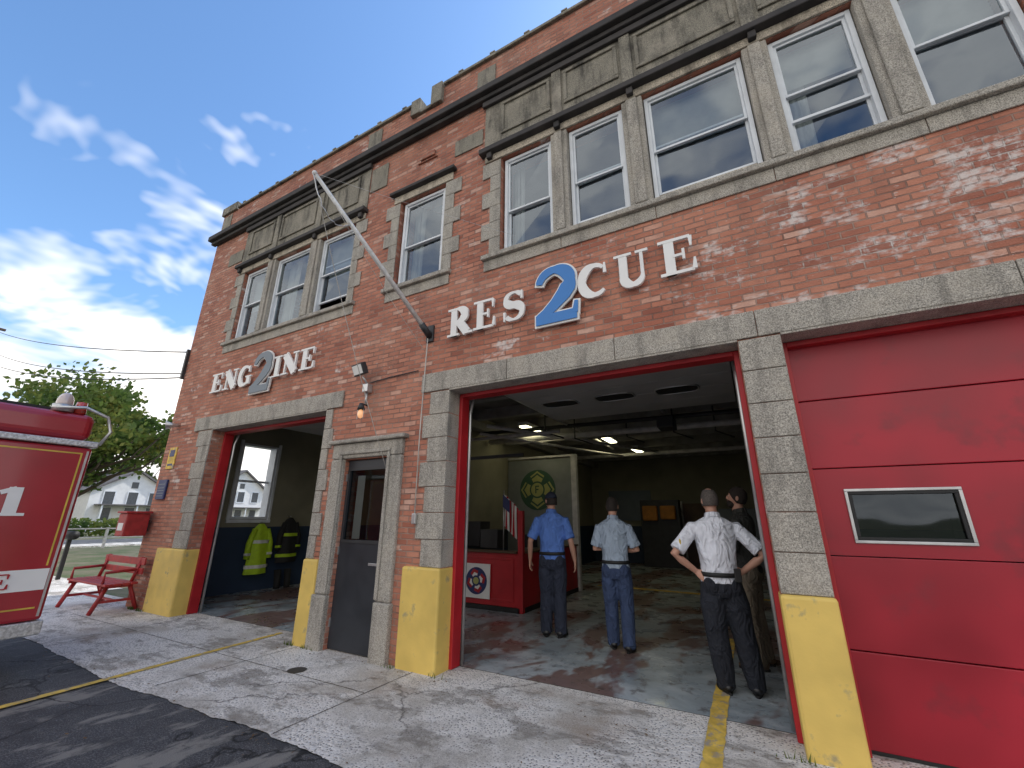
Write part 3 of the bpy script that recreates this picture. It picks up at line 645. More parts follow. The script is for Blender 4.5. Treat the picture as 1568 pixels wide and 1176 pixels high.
ys=empty("yellow_notice_sign"); box("plate",-10.08,-9.80,-.02,-.004,2.46,2.88,YLINE,ys); boxes("print",[(-10.03,-9.85,-.024,-.0205,2.70,2.83),(-10.03,-9.85,-.024,-.0205,2.52,2.56)],NV,ys)
pq=empty("wall_plaque"); box("plate",-10.16,-9.84,-.04,-.004,1.88,2.25,NV,pq,.01); boxes("lines",[(-10.12,-9.88,-.044,-.0405,z,z+.012) for z in (1.94,1.99,2.04,2.09,2.16)],GRYL,pq)
ab=empty("red_dropbox"); bevel(box("body",-10.42,-10.08,-.42,-.06,1.22,1.62,REDB,ab),.02); bevel(box("lid",-10.45,-10.05,-.45,-.04,1.622,1.66,REDB,ab),.012); box("bracket",-10.3,-10.2,-.06,-.001,1.3,1.5,DARK,ab); box("label",-10.35,-10.15,-.425,-.4205,1.32,1.45,LET,ab)
ws=empty("wall_speaker"); tube("horn",[(-9.95,-.02,3.32),(-9.97,-.12,3.32),(-10.02,-.22,3.30)],[.03,.04,.09],STEEL,ws,14)
cv=empty("utility_cover"); V=[(-4.55+.10*math.cos(t),-.62+.10*math.sin(t),.0) for t in [2*math.pi*k/24 for k in range(24)]]; meshobj("lid",V,[tuple(range(24))],DARK,cv)
# ---------------------------------------------------------------- bench
be=empty("park_bench")
bx0,bx1=-11.35,-9.72
L=[(bx0,bx1,-.60+.12*i,-.60+.12*i+.10,.43,.465) for i in range(4)]
boxes("seat_slats",L,REDB,be,.006)
o=boxes("backrest",[(bx0,bx1,-.13,-.105,.58,.68),(bx0,bx1,-.12,-.095,.73,.85)],REDB,be,.006)
for xx in (bx0+.12,bx1-.16):
    tube("leg_front",[(xx,-.66,0),(xx,-.50,.43)],[.035,.035],REDB,be,4)
    tube("leg_back",[(xx,-.02,0),(xx,-.20,.43)],[.035,.035],REDB,be,4)
    tube("back_post",[(xx,-.20,.40),(xx,-.09,.86)],[.03,.03],REDB,be,4)
    boxes("rail",[(xx-.02,xx+.02,-.60,-.15,.385,.429),(xx-.018,xx+.018,-.58,-.10,.16,.20)],REDB,be)
    tube("armrest",[(xx,-.58,.43),(xx,-.58,.64),(xx,-.10,.66)],[.025]*3,REDB,be,4)
boxes("stretcher",[(bx0+.12,bx1-.16,-.36,-.33,.165,.195)],REDB,be)
# ---------------------------------------------------------------- fire engine
ft=empty("fire_engine")
PAINT=mat("engine_red_paint",(.34,.010,.02),.32,var=.12,scale=2,bump=.02,coat=.6)
DP=mat("diamond_plate",(.62,.62,.62),.35,metal=.8,var=.4,scale=40,bump=.8); GOLDL=mat("gold_pinstripe",(.6,.42,.06),.4)
XF=-6.80; YE=-2.12
bevel(box("body",-9.2,XF,-6.4,YE,.52,2.34,PAINT,ft),.03)
bevel(box("hose_bed",-9.12,XF-.05,-6.4,YE-.03,2.42,2.74,PAINT,ft),.09,4)
box("hose_bed_top",-9.0,XF-.2,-6.3,YE-.3,2.70,2.78,BLK,ft)
bevel(box("trim_rail",-9.23,XF+.03,-6.42,YE+.03,2.345,2.415,DP,ft),.012)
bevel(box("tail_step",-9.2,XF+.02,-6.4,YE+.02,.38,.515,DP,ft),.01)
box("door_gap",XF-.001,XF+.003,-2.955,-2.94,.56,2.30,BLK,ft)
boxes("corner_trim",[(XF,XF+.006,YE-.05,YE-.03,.56,2.30)],STEEL,ft)
box("door_latch",XF,XF+.03,-2.9,-2.82,1.2,1.32,STEEL,ft,.008)
box("reflective_stripe",XF,XF+.004,-6.4,YE-.055,.82,1.03,LET,ft)
boxes("pinstripe",[(XF,XF+.004,-2.93,YE-.08,2.26,2.275),(XF,XF+.004,YE-.095,YE-.08,1.06,2.26),(XF,XF+.004,-2.93,YE-.08,.64,.655),(XF,XF+.004,-2.93,-2.915,1.06,2.25)],GOLDL,ft)
def side_glyph(ch,ymid,z,w,h,m,off):
    o=glyph("marking_"+ch,ch,0,0,w,h,m,ft,0,.003); o.rotation_euler=(0,0,math.radians(90)); o.location=(XF+off,ymid,z)
side_glyph('1',-2.75,1.57,.24,.29,LET,.006)
for ch_,y in (('E',-3.2),('S',-2.83),('E',-2.62)): side_glyph(ch_,y,.85,.17,.15,REDT,.010)
tube("grab_rail",[(XF+.0,-2.52,2.76),(XF+.02,-2.30,2.80),(XF+.03,-2.08,2.72),(XF+.03,-2.02,2.55),(XF+.03,-2.09,2.38)],.018,STEEL,ft,10)
tube("beacon_base",[(XF-.15,-2.45,2.74),(XF-.15,-2.45,2.82)],[.095,.095],STEEL,ft,18)
CLR=mat("beacon_lens",(.5,.05,.03),.2,var=.05,coat=1); CLR2=mat("beacon_clear",(.55,.45,.42),.15,var=.05,coat=1)
V=[];F=[];ellipsoid(V,F,(XF-.15,-2.45,2.85),(.075,.075,.12)); meshobj("beacon",V,F,CLR2,ft,True)
tube("beacon_red",[(XF-.15,-2.30,2.74),(XF-.15,-2.30,2.88)],[.06,.05],CLR,ft,14)
bevel(box("cab",-9.2,XF,-9.9,-6.6,.55,2.75,PAINT,ft),.12)
boxes("cab_windows",[(XF-.01,XF+.006,-9.5,-8.3,1.6,2.4),(XF-.01,XF+.006,-8.1,-6.9,1.6,2.4)],BLK,ft,.005)
box("chassis",-8.9,XF-.3,-9.8,-2.3,.35,.56,DARK,ft); box("lightbar",-8.8,XF-.4,-9.2,-8.9,2.751,2.9,CLR,ft,.03); box("bumper",-9.2,XF,-10.2,-9.91,.45,.8,STEEL,ft,.03)
for yy in (-4.5,-8.7):
    for s,xx in ((1,XF-.02),(-1,-9.18)):
        tube("tyre",[(xx-s*.32,yy,.52),(xx-s*.28,yy,.52),(xx-s*.04,yy,.52),(xx,yy,.52)],[.47,.52,.52,.47],BLK,ft,32); tube("hub",[(xx-s*.01,yy,.52),(xx+s*.012,yy,.52)],[.25,.22],STEEL,ft,20)
boxes("wheel_arch",[(XF-.02,XF+.005,-5.2,-3.85,.5,1.15)],DARK,ft)
# ---------------------------------------------------------------- people
SKIN=mat("skin",(.50,.27,.19),.55,var=.08,scale=15,bump=.05)
def remesh(name,V,F,vox,mats,parent,smooth_it=4):
    m=bpy.data.meshes.new(name); m.from_pydata([tuple(v) for v in V],[],F); m.update()
    bm=bmesh.new(); bm.from_mesh(m); bmesh.ops.recalc_face_normals(bm,faces=bm.faces); bm.to_mesh(m); bm.free()
    o=bpy.data.objects.new(name,m); COL.objects.link(o)
    r=o.modifiers.new("r",'REMESH'); r.mode='VOXEL'; r.voxel_size=vox; r.use_smooth_shade=True
    s=o.modifiers.new("s",'SMOOTH'); s.iterations=smooth_it; s.factor=.5
    dg=bpy.context.evaluated_depsgraph_get(); nm=bpy.data.meshes.new_from_object(o.evaluated_get(dg))
    bpy.data.objects.remove(o)
    nm.materials.clear(); nm.materials.append(mats)
    for p in nm.polygons: p.use_smooth=True; p.material_index=0
    q=bpy.data.objects.new(name,nm); link(q,parent); return q
def cloth(name,col,rough=.85,fold=1.0):
    m,nt,p=newmat(name); n=N(nt); o=n.obj()
    f=n.noise(n.scale(o,1,1,.55),9,2,.6,1.4); c=n.ramp(f,[(.3,tuple(x*.75 for x in col)),(.7,tuple(min(1,x*1.1) for x in col))])
    n.l(c,p.inputs['Base Color']); p.inputs['Roughness'].default_value=rough
    n.bump(p,f,fold,.06); return m
def hand(V,F,wrist,d,side,palmn,curl=.5,s=1.0):
    d=Vector(d).normalized(); t=Vector(side); t=(t-d*t.dot(d)).normalized(); nrm=Vector(palmn); nrm=(nrm-d*nrm.dot(d)-t*nrm.dot(t)).normalized(); w=Vector(wrist)
    b=len(V); n=10
    for (l,a,c) in [(-.02,.026,.021),(.02,.034,.018),(.05,.041,.017),(.085,.042,.015),(.096,.036,.011)]:
        for k in range(n):
            q=2*math.pi*k/n; V.append(w+d*l*s+t*math.cos(q)*a*s+nrm*math.sin(q)*c*s)
    for i in range(4):
        for k in range(n): F.append((b+i*n+k,b+i*n+(k+1)%n,b+(i+1)*n+(k+1)%n,b+(i+1)*n+k))
    F.append(tuple(b+k for k in range(n))); F.append(tuple(b+4*n+k for k in range(n)))
    for off,ln in ((.030,.072),(.010,.080),(-.011,.075),(-.031,.058)):
        p=w+(d*.085+t*off)*s; a=0; pts=[p]
        for j,fr in enumerate((.42,.32,.26)):
            a+=curl*(.5+.35*j); p=p+(d*math.cos(a)+nrm*math.sin(a)+t*off*.8)*ln*fr*s; pts.append(p)
        ringtube(V,F,pts,[.0095*s,.0092*s,.0086*s,.007*s],7)
    p=w+(d*.02+t*.025)*s; ringtube(V,F,[p,p+(d*.035+t*.028+nrm*.01)*s,p+(d*.065+t*.035+nrm*.02)*s,p+(d*.085+t*.032+nrm*.03)*s],[.014*s,.0125*s,.0105*s,.008*s],8)
def person(name,loc,rz,H_,arms,shirt,pants,shoe,hair,headrot=0,headtilt=0,sleeve='short',stance=.10,belly=1.0,cap=None,bald=False,beard=False,legs=None,skin=SKIN,belt=True,tuck=True,bulk=1.0):
    P=empty(name,loc); P.rotation_euler=(0,0,math.radians(rz)); k=H_/1.80; P.scale=(k,k,k)
    legs=legs or {}
    V=[];F=[]
    def torso(V,F,g=0,z0=.86,b=1.0):
        R=[(.86,.155,.112,0),(.93,.168,.122,-.005),(1.0,.158,.115,0),(1.08,.150,.108*b,.008*b),(1.18,.156,.114*b,.01),(1.28,.170,.118,.005),(1.37,.184,.120,0),(1.43,.186,.112,-.005),(1.475,.168,.095,-.008),(1.51,.115,.075,-.008),(1.535,.068,.06,-.005)]
        R=[r for r in R if r[0]>=z0]
        bs=len(V); n=24
        for (z,rx,ry,cy) in R:
            for q in range(n):
                a=2*math.pi*q/n; V.append(Vector(((rx+g)*math.cos(a),cy+(ry+g)*math.sin(a),z)))
        for i in range(len(R)-1):
            for q in range(n): F.append((bs+i*n+q,bs+i*n+(q+1)%n,bs+(i+1)*n+(q+1)%n,bs+(i+1)*n+q))
        F.append(tuple(bs+q for q in range(n))); F.append(tuple(bs+(len(R)-1)*n+q for q in range(n)))
    hipz=.90
    LG={}
    for s,side in ((-1,'L'),(1,'R')):
        LG[s]=legs.get(side,[(s*.09,0,hipz),(s*(stance*.9+.02),.015,.49),(s*(stance+.02),-.02,.09)])
    torso(V,F,-.012)
    for s in (-1,1):
        h,kn,an=[Vector(q) for q in LG[s]]
        ringtube(V,F,[h+Vector((0,0,.03)),h.lerp(kn,.5),kn,kn.lerp(an,.35),an,an-Vector((0,0,.05))],[.08,.07,.052,.052,.036,.04],12)
        sh,el,wr,d,t,pn,cu=arms[s]
        sh=Vector(sh);el=Vector(el);wr=Vector(wr)
        ringtube(V,F,[sh+Vector((-s*.05,0,.0)),sh,sh.lerp(el,.5),el,el.lerp(wr,.35),wr],[.045,.052,.046,.038,.039,.027],12)
        hand(V,F,wr,d,t,pn,cu)
    ringtube(V,F,[(0,-.005,1.48),(0,.002,1.56),(0,.012,1.63)],[.062,.055,.055],14)
    remesh("body",V,F,.0085,skin,P,3)
    hd=empty("head"); hd.parent=P; hd.location=(0,.015,1.59); hd.rotation_euler=(math.radians(headtilt),0,math.radians(headrot))
    V=[];F=[]
    def hf(q):
        x,y,z=q
        if z<0: x*=1-.30*(-z/.12)**1.5; y=y*(1-.12*(-z/.12))+.012*(-z/.12)
        return Vector((x,y,z))
    ellipsoid(V,F,(0,.01,.105),(.077,.096,.122),24,18,hf)
    ellipsoid(V,F,(0,.105,.092),(.013,.02,.026),10,8); ellipsoid(V,F,(0,.112,.078),(.016,.014,.011),10,8)
    ellipsoid(V,F,(0,.085,.008),(.028,.022,.02),10,8)
    ellipsoid(V,F,(0,.092,.052),(.024,.012,.008),10,6)
    ellipsoid(V,F,(0,.092,.128),(.05,.012,.009),10,6)
    for s in (-1,1): ellipsoid(V,F,(s*.078,.0,.098),(.010,.018,.031),10,8); 
    ringtube(V,F,[(0,-.005,-.05),(0,0,.03)],[.054,.054],12)
    remesh("head_mesh",V,F,.006,skin,hd,3)
    for s in (-1,1):
        V=[];F=[];ellipsoid(V,F,(s*.031,.093,.110),(.013,.008,.006),10,8); meshobj("eye",V,F,EYE,hd,True)
        V=[];F=[];ellipsoid(V,F,(s*.031,.100,.110),(.005,.003,.005),8,6); meshobj("iris",V,F,BLK,hd,True)
        V=[];F=[];ellipsoid(V,F,(s*.031,.101,.128),(.019,.005,.004),8,6); meshobj("brow",V,F,hair,hd,True)
    V=[];F=[];ellipsoid(V,F,(0,.104,.052),(.02,.004,.004),8,6); meshobj("mouth",V,F,LIP,hd,True)
    V=[];F=[]
    def hr(q):
        x,y,z=q
        r=1.0+.02*math.sin(40*x+30*z)
        return Vector((x*r,y*r,z*r))
    if not cap:
        nu,nv=28,18; c=Vector((0,.004,.115)); R=(.083,.100,.120)
        for j in range(nv+1):
            ph=math.pi*.70*j/nv
            for i in range(nu):
                th=2*math.pi*i/nu
                fr=max(0,math.sin(th))
                pm=ph*(1-.42*fr)
                if bald: pm=math.pi*.2+ph*.68 if fr<.5 else math.pi*.3
                q=Vector((R[0]*math.sin(pm)*math.cos(th),R[1]*math.sin(pm)*math.sin(th),R[2]*math.cos(pm)))
                V.append(c+hr(q))
        for j in range(nv):
            for i in range(nu): F.append((j*nu+i,(j+1)*nu+i,(j+1)*nu+(i+1)%nu,j*nu+(i+1)%nu))
        o=meshobj("hair",V,F,hair,hd,True); so=o.modifiers.new("so",'SOLIDIFY'); so.thickness=.008
    else:
        nu,nv=28,8
        for j in range(nv+1):
            ph=math.pi*.47*j/nv
            for i in range(nu):
                th=2*math.pi*i/nu; V.append(Vector((.086*math.sin(ph)*math.cos(th),.005+.103*math.sin(ph)*math.sin(th),.128+.105*math.cos(ph))))
        for j in range(nv):
            for i in range(nu): F.append((j*nu+i,(j+1)*nu+i,(j+1)*nu+(i+1)%nu,j*nu+(i+1)%nu))
        o=meshobj("cap_crown",V,F,cap,hd,True); o.modifiers.new("so",'SOLIDIFY').thickness=.006
        V=[];F=[]
        for i in range(13):
            a=math.radians(25+130*i/12); V+=[(.085*math.cos(a),.10*math.sin(a),.138),(.085*math.cos(a),.10*math.sin(a)+.07*abs(math.sin(math.radians(180*i/12)))**.6,.126)]
            if i: F.append((2*i-2,2*i-1,2*i+1,2*i))
        o=meshobj("cap_bill",V,F,cap,hd,True); o.modifiers.new("so",'SOLIDIFY').thickness=.006
        V=[];F=[]
        for j in range(5):
            for i in range(17):
                th=math.radians(170+200*i/16); V.append((.081*math.cos(th),.004+.099*math.sin(th),.135-.022*j))
        for j in range(4):
            for i in range(16): F.append((j*17+i,(j+1)*17+i,(j+1)*17+i+1,j*17+i+1))
        meshobj("hair",V,F,hair,hd,True).modifiers.new("so",'SOLIDIFY').thickness=.008
    if beard:
        V=[];F=[];ellipsoid(V,F,(0,.062,.028),(.062,.052,.050),18,12); meshobj("beard",V,F,hair,hd,True)
    V=[];F=[]
    torso(V,F,.012*bulk,.93 if tuck else .86,belly)
    for s in (-1,1):
        sh,el,wr=[Vector(q) for q in arms[s][:3]]
        if sleeve=='short': ringtube(V,F,[sh+Vector((-s*.07,0,-.01)),sh,sh.lerp(el,.5),sh.lerp(el,.85)],[.062,.070,.070,.074],14)
        else: ringtube(V,F,[sh+Vector((-s*.07,0,-.01)),sh,sh.lerp(el,.5),el,el.lerp(wr,.5),el.lerp(wr,.9)],[.06,.066,.060,.055,.048,.040],14)
    ringtube(V,F,[(0,-.006,1.50),(0,0,1.555)],[.072,.066],16)
    remesh("shirt",V,F,.010,shirt,P,3)
    V=[];F=[];nn=20
    for z,g in ((1.535,.068),(1.575,.064),(1.57,.070),(1.53,.080)):
        for q in range(nn):
            a=2*math.pi*q/nn; V.append((g*math.cos(a),-.002+g*1.0*math.sin(a),z-.012*math.sin(a)))
    for i in range(3):
        for q in range(nn): F.append((i*nn+q,i*nn+(q+1)%nn,(i+1)*nn+(q+1)%nn,(i+1)*nn+q))
    meshobj("collar",V,F,shirt,P,True)
    V=[];F=[]
    b=len(V);n=24
    for (z,rx,ry) in [(.80,.15,.105),(.86,.170,.126),(.93,.178,.132),(.985,.170,.126),(1.01,.164,.121)]:
        for q in range(n):
            a=2*math.pi*q/n; V.append(Vector((rx*math.cos(a),-.004+ry*math.sin(a),z)))
    for i in range(4):
        for q in range(n): F.append((b+i*n+q,b+i*n+(q+1)%n,b+(i+1)*n+(q+1)%n,b+(i+1)*n+q))
    F.append(tuple(b+q for q in range(n))); F.append(tuple(b+4*n+q for q in range(n)))
    for s in (-1,1):
        h,kn,an=[Vector(q) for q in LG[s]]
        ringtube(V,F,[h+Vector((0,0,.03)),h.lerp(kn,.4),kn,kn.lerp(an,.4),kn.lerp(an,.75),an+Vector((0,.005,.0)),an+Vector((0,.015,-.04))],[.096,.096*bulk,.080*bulk,.079*bulk,.074*bulk,.078,.080],14)
        ellipsoid(V,F,h+Vector((0,-.05,.0)),(.088,.088,.10),12,8)
    remesh("trousers",V,F,.010,pants,P,3)
    if belt:
        V=[];F=[];n=28
        for z,g in ((.985,0),(.985,.009),(1.025,.009),(1.025,0)):
            for q in range(n):
                a=2*math.pi*q/n; V.append(((.171+g)*math.cos(a),-.003+(.129*belly**.3+g)*math.sin(a),z))
        for i in range(3):
            for q in range(n): F.append((i*n+q,i*n+(q+1)%n,(i+1)*n+(q+1)%n,(i+1)*n+q))
        meshobj("belt",V,F,BLK,P,True)
    for s in (-1,1):
        an=Vector(LG[s][2]); yaw=s*.22
        V=[];F=[]; dx,dy=math.sin(yaw),math.cos(yaw)
        ringtube(V,F,[an+Vector((-dx*.07,-dy*.07,-.048)),an+Vector((-dx*.045,-dy*.045,-.035)),an+Vector((dx*.03,dy*.03,-.035)),an+Vector((dx*.11,dy*.11,-.052)),an+Vector((dx*.175,dy*.175,-.060)),an+Vector((dx*.20,dy*.20,-.066))],[(.025,.03),(.038,.048),(.042,.050),(.048,.034),(.040,.024),(.018,.012)],14)
        ringtube(V,F,[an+Vector((0,0,.02)),an+Vector((0,0,-.03))],[.045,.05],12)
        o=meshobj("shoe",V,F,shoe,P,True)
        S=[];nn=20
        for zz_ in (an.z-.09,an.z-.068):
            for q in range(nn):
                a=2*math.pi*q/nn; ly=.065+.142*math.sin(a); lx=(.045 if ly>.05 else .038)*math.cos(a)
                S.append((an.x+lx*dy+ly*dx,an.y+ly*dy-lx*dx,zz_))
        Fs=[tuple(range(nn)),tuple(range(nn,2*nn))]+[(q,(q+1)%nn,nn+(q+1)%nn,nn+q) for q in range(nn)]
        meshobj("sole",S,Fs,BLK,P)
    return P
EYE=mat("eye_white",(.7,.68,.65),.3,var=.05); LIP=mat("lip",(.4,.17,.14),.5,var=.05)
HDK=mat("dark_hair",(.025,.018,.014),.8,var=.4,scale=60,bump=.8); HGR=mat("grey_hair",(.10,.085,.075),.8,var=.4,scale=60,bump=.8)
SHOE=mat("black_shoe",(.012,.012,.013),.35,var=.2)
down=lambda s,x=.27,fwd=.05: ((s*.185,-.005,1.43),(s*(x-.0),-.03,1.15),(s*(x+.03),fwd,.91),(s*.03,.10,-1),(0,1,0),(-s,0,0),.35)
A=person("firefighter",(-2.68,2.02,0),12,1.94,{1:down(1,.27,.06),-1:down(-1,.30,.07)},cloth("blue_shirt",(.10,.21,.58)),cloth("navy_trousers",(.022,.028,.05)),SHOE,HDK,headrot=35,cap=mat("navy_cap",(.015,.02,.04),.8),belly=1.15,stance=.075,bulk=1.12)
B=person("firefighter",(-1.69,1.84,0),8,1.84,{1:((.18,0,1.42),(.28,.02,1.15),(.08,.20,1.14),(-1,.2,.1),(0,.2,1),(0,-1,0),.5),-1:((-.18,0,1.42),(-.26,.03,1.15),(-.05,.22,1.18),(1,.2,.0),(0,.2,1),(0,-1,0),.5)},cloth("chambray_shirt",(.36,.44,.54)),cloth("blue_trousers",(.04,.065,.14)),SHOE,HDK,headrot=-8,sleeve='short',belly=1.0,stance=.11,bulk=1.08,
  legs={'L':[(-.09,0,.90),(-.09,.02,.49),(-.09,.05,.09)],'R':[(.09,0,.90),(.11,.0,.49),(.11,-.06,.09)]})
C=person("fire_officer",(-.38,.98,0),14,1.87,{1:((.195,-.005,1.43),(.40,-.09,1.19),(.215,.02,1.03),(-.75,.55,-.35),(.2,.2,1),(-.5,-1,0),.6),-1:((-.195,-.005,1.43),(-.41,-.08,1.18),(-.21,.0,1.02),(.6,-.6,-.5),(0,.5,1),(.5,1,0),.6)},cloth("white_shirt",(.76,.79,.86)),cloth("black_trousers",(.014,.017,.026)),SHOE,HGR,headrot=12,bald=True,belly=1.25,stance=.13,bulk=1.25,
  legs={'L':[(-.09,0,.90),(-.09,.02,.49),(-.06,.03,.09)],'R':[(.09,0,.90),(.14,.02,.49),(.19,.02,.09)]})
D=person("bearded_visitor",(-.14,1.98,0),75,1.94,{1:((.18,0,1.42),(.25,.06,1.16),(.02,.20,1.20),(-1,.2,.1),(0,.2,1),(0,-1,0),.5),-1:((-.18,0,1.42),(-.24,.04,1.16),(-.02,.22,1.16),(1,.2,.0),(0,.2,1),(0,-1,0),.5)},cloth("olive_shirt",(.045,.045,.04)),cloth("khaki_trousers",(.22,.18,.13)),mat("tan_boot",(.14,.09,.05),.7),HDK,headrot=10,headtilt=12,sleeve='long',beard=True,stance=.10,tuck=False,belt=False)
boxes("duty_radio",[(.10,.16,-.165,-.135,.95,1.07)],BLK,C,.008)
V=[];F=[];ellipsoid(V,F,(-.345,-.10,1.29),(.012,.03,.035),10,8); meshobj("sleeve_patch",V,F,GOLDL,C,True)
# ---------------------------------------------------------------- background
def leafmat():
    m,nt,p=newmat("leaves"); n=N(nt); o=n.obj()
    c=n.ramp(n.noise(o,.8,2,.7),[(.3,(.045,.095,.02)),(.5,(.12,.18,.04)),(.68,(.25,.25,.06))])
    n.l(c,p.inputs['Base Color']); p.inputs['Roughness'].default_value=.6
    tr=n.a('ShaderNodeBsdfTranslucent'); n.l(c,tr.inputs[0]); mx=n.a('ShaderNodeMixShader'); mx.inputs[0].default_value=.45
    out=[q for q in nt.nodes if q.type=='OUTPUT_MATERIAL'][0]; n.l(p.outputs[0],mx.inputs[1]); n.l(tr.outputs[0],mx.inputs[2]); n.l(mx.outputs[0],out.inputs[0]); return m
LEAF=leafmat(); BARK=mat("bark",(.10,.075,.055),.9,var=.3,bump=.5)
def tree(name,base,h,crown_c,crown_r,nclump,leaves,seed,ls=(.08,.17)):
    rnd=random.Random(seed); T_=empty(name)
    base=Vector(base); V=[];F=[]
    top=base+Vector((0,0,h*.55)); ringtube(V,F,[base,base.lerp(top,.4)+Vector((.1,.1,0)),top],[.28,.22,.13],10)
    cc=Vector(crown_c); cl=[]
    for i in range(nclump):
        while True:
            q=Vector((rnd.uniform(-1,1),rnd.uniform(-1,1),rnd.uniform(-1,1)))
            if .35<q.length<1: break
        p=cc+Vector((q.x*crown_r[0],q.y*crown_r[1],q.z*crown_r[2])); cl.append((p,rnd.uniform(.45,1.15)))
        if i%2==0: ringtube(V,F,[base.lerp(top,rnd.uniform(.5,1)),base.lerp(p,.7)+Vector((0,0,.3)),p],[.09,.05,.015],6)
    meshobj("trunk_and_limbs",V,F,BARK,T_,True)
    V=[];F=[]
    for p,r in cl:
        for _ in range(leaves):
            d=Vector((rnd.gauss(0,1),rnd.gauss(0,1),rnd.gauss(0,.8))).normalized()*r*rnd.uniform(.3,1.1)
            c=p+d; s=rnd.uniform(*ls)
            u=Vector((rnd.gauss(0,1),rnd.gauss(0,1),rnd.gauss(0,1))).normalized(); w=u.orthogonal().normalized()
            b=len(V); V+=[c-u*s,c+w*s*.6,c+u*s,c-w*s*.6]; F.append((b,b+1,b+2,b+3))
    meshobj("foliage",V,F,LEAF,T_)
tree("maple_tree",(-27,3.4,0),7,(-27,3.5,5.5),(3.6,3.4,2.2),52,190,3)
tree("maple_tree",(-33,-2.5,0),10,(-33,-1.9,9.2),(3.0,2.4,2.6),30,170,9)
tree("maple_tree",(-70,21,0),14,(-70,20,9.0),(5,8,5.0),60,150,11,(.2,.42))
tree("maple_tree",(-74,2,0),12,(-74,4,7.5),(5,8,4.2),50,130,12,(.2,.42))
tree("maple_tree",(-66,8,0),8,(-66,8,5.0),(3,5,2.8),40,130,14,(.15,.32))
rnd=random.Random(4);V=[];F=[]
for i in range(6000):
    c=Vector((-47+rnd.uniform(-.6,.6),rnd.uniform(-2,30),rnd.uniform(0,1)**.7*1.2*(1+.15*math.sin(i)))); s=rnd.uniform(.08,.16)
    u=Vector((rnd.gauss(0,1),rnd.gauss(0,1),rnd.gauss(0,1))).normalized(); w=u.orthogonal().normalized(); b=len(V); V+=[c-u*s,c+w*s,c+u*s,c-w*s]; F.append((b,b+1,b+2,b+3))
meshobj("hedge",V,F,LEAF)
# weeds and leaf litter along the wall foot and on the paving
V=[];F=[]
def blade(c,h):
    b=len(V); a=rnd.uniform(0,6.28); w_=.006; u=Vector((math.cos(a),math.sin(a),0)); t=Vector((rnd.uniform(-.4,.4),rnd.uniform(-.4,.2),1))*h
    V.extend([c-u*w_,c+u*w_,c+t]); F.append((b,b+1,b+2))
for (cx_,n_) in ((-5.5,26),(-5.15,18),(-3.75,14),(.06,12),(-9.62,40),(-9.9,50),(-3.12,8)):
    for i in range(n_): blade(Vector((cx_+rnd.gauss(0,.05),-.065+rnd.uniform(-.03,.008),-.004)),rnd.uniform(.02,.07))
meshobj("wall_foot_weeds",V,F,LEAF)
LIT=mat("dry_leaf",(.20,.12,.06),.9,var=.5,scale=5)
V=[];F=[]
for i in range(330):
    x_=rnd.uniform(-10,1.5); y_=-.08-abs(rnd.gauss(0,.12)) if i%2 else rnd.uniform(-3,.3)
    if i%3==0: y_=-1.68+rnd.gauss(0,.06)
    s=rnd.uniform(.006,.018); a=rnd.uniform(0,6.28); b=len(V); dx,dy=math.cos(a)*s,math.sin(a)*s
    V+=[(x_-dx,y_-dy,.001),(x_+dy*.6,y_-dx*.6,.004),(x_+dx,y_+dy,.002+s*.3),(x_-dy*.6,y_+dx*.6,.004)]; F.append((b,b+1,b+2,b+3))
meshobj("leaf_litter",V,F,LIT)
box("side_street",-41,-33,-200,200,-.10,-.013,ASP); box("sidewalk",-32.4,-30.8,-200,200,-.1,.06,CON); box("kerb",-33,-32.42,-200,200,-.1,.075,CON)
sheet("gravel_path",-20,-12.9,-1.6,.9,-.010,CON)
gr=empty("rail_fence")
boxes("posts",[(-29.6,-29.5,-4+i*2,-3.9+i*2,0,1.0) for i in range(8)],STEEL,gr)
boxes("rails",[(-29.58,-29.53,-3.89,10.0,.92,.98),(-29.58,-29.53,-3.89,10.0,.5,.56)],STEEL,gr)
mb=empty("mailbox"); box("post",-16.05,-15.97,.62,.70,0,1.0,BLK,mb); tube("box",[(-16.25,.66,1.08),(-15.75,.66,1.08)],[.11,.11],BLK,mb,14)
SID=mat("white_siding",(.76,.76,.74),.7,var=.08,scale=2); ROOF=mat("shingle_roof",(.15,.14,.14),.9,var=.3,scale=6); PANE=mat("dark_pane",(.06,.07,.08),.2)
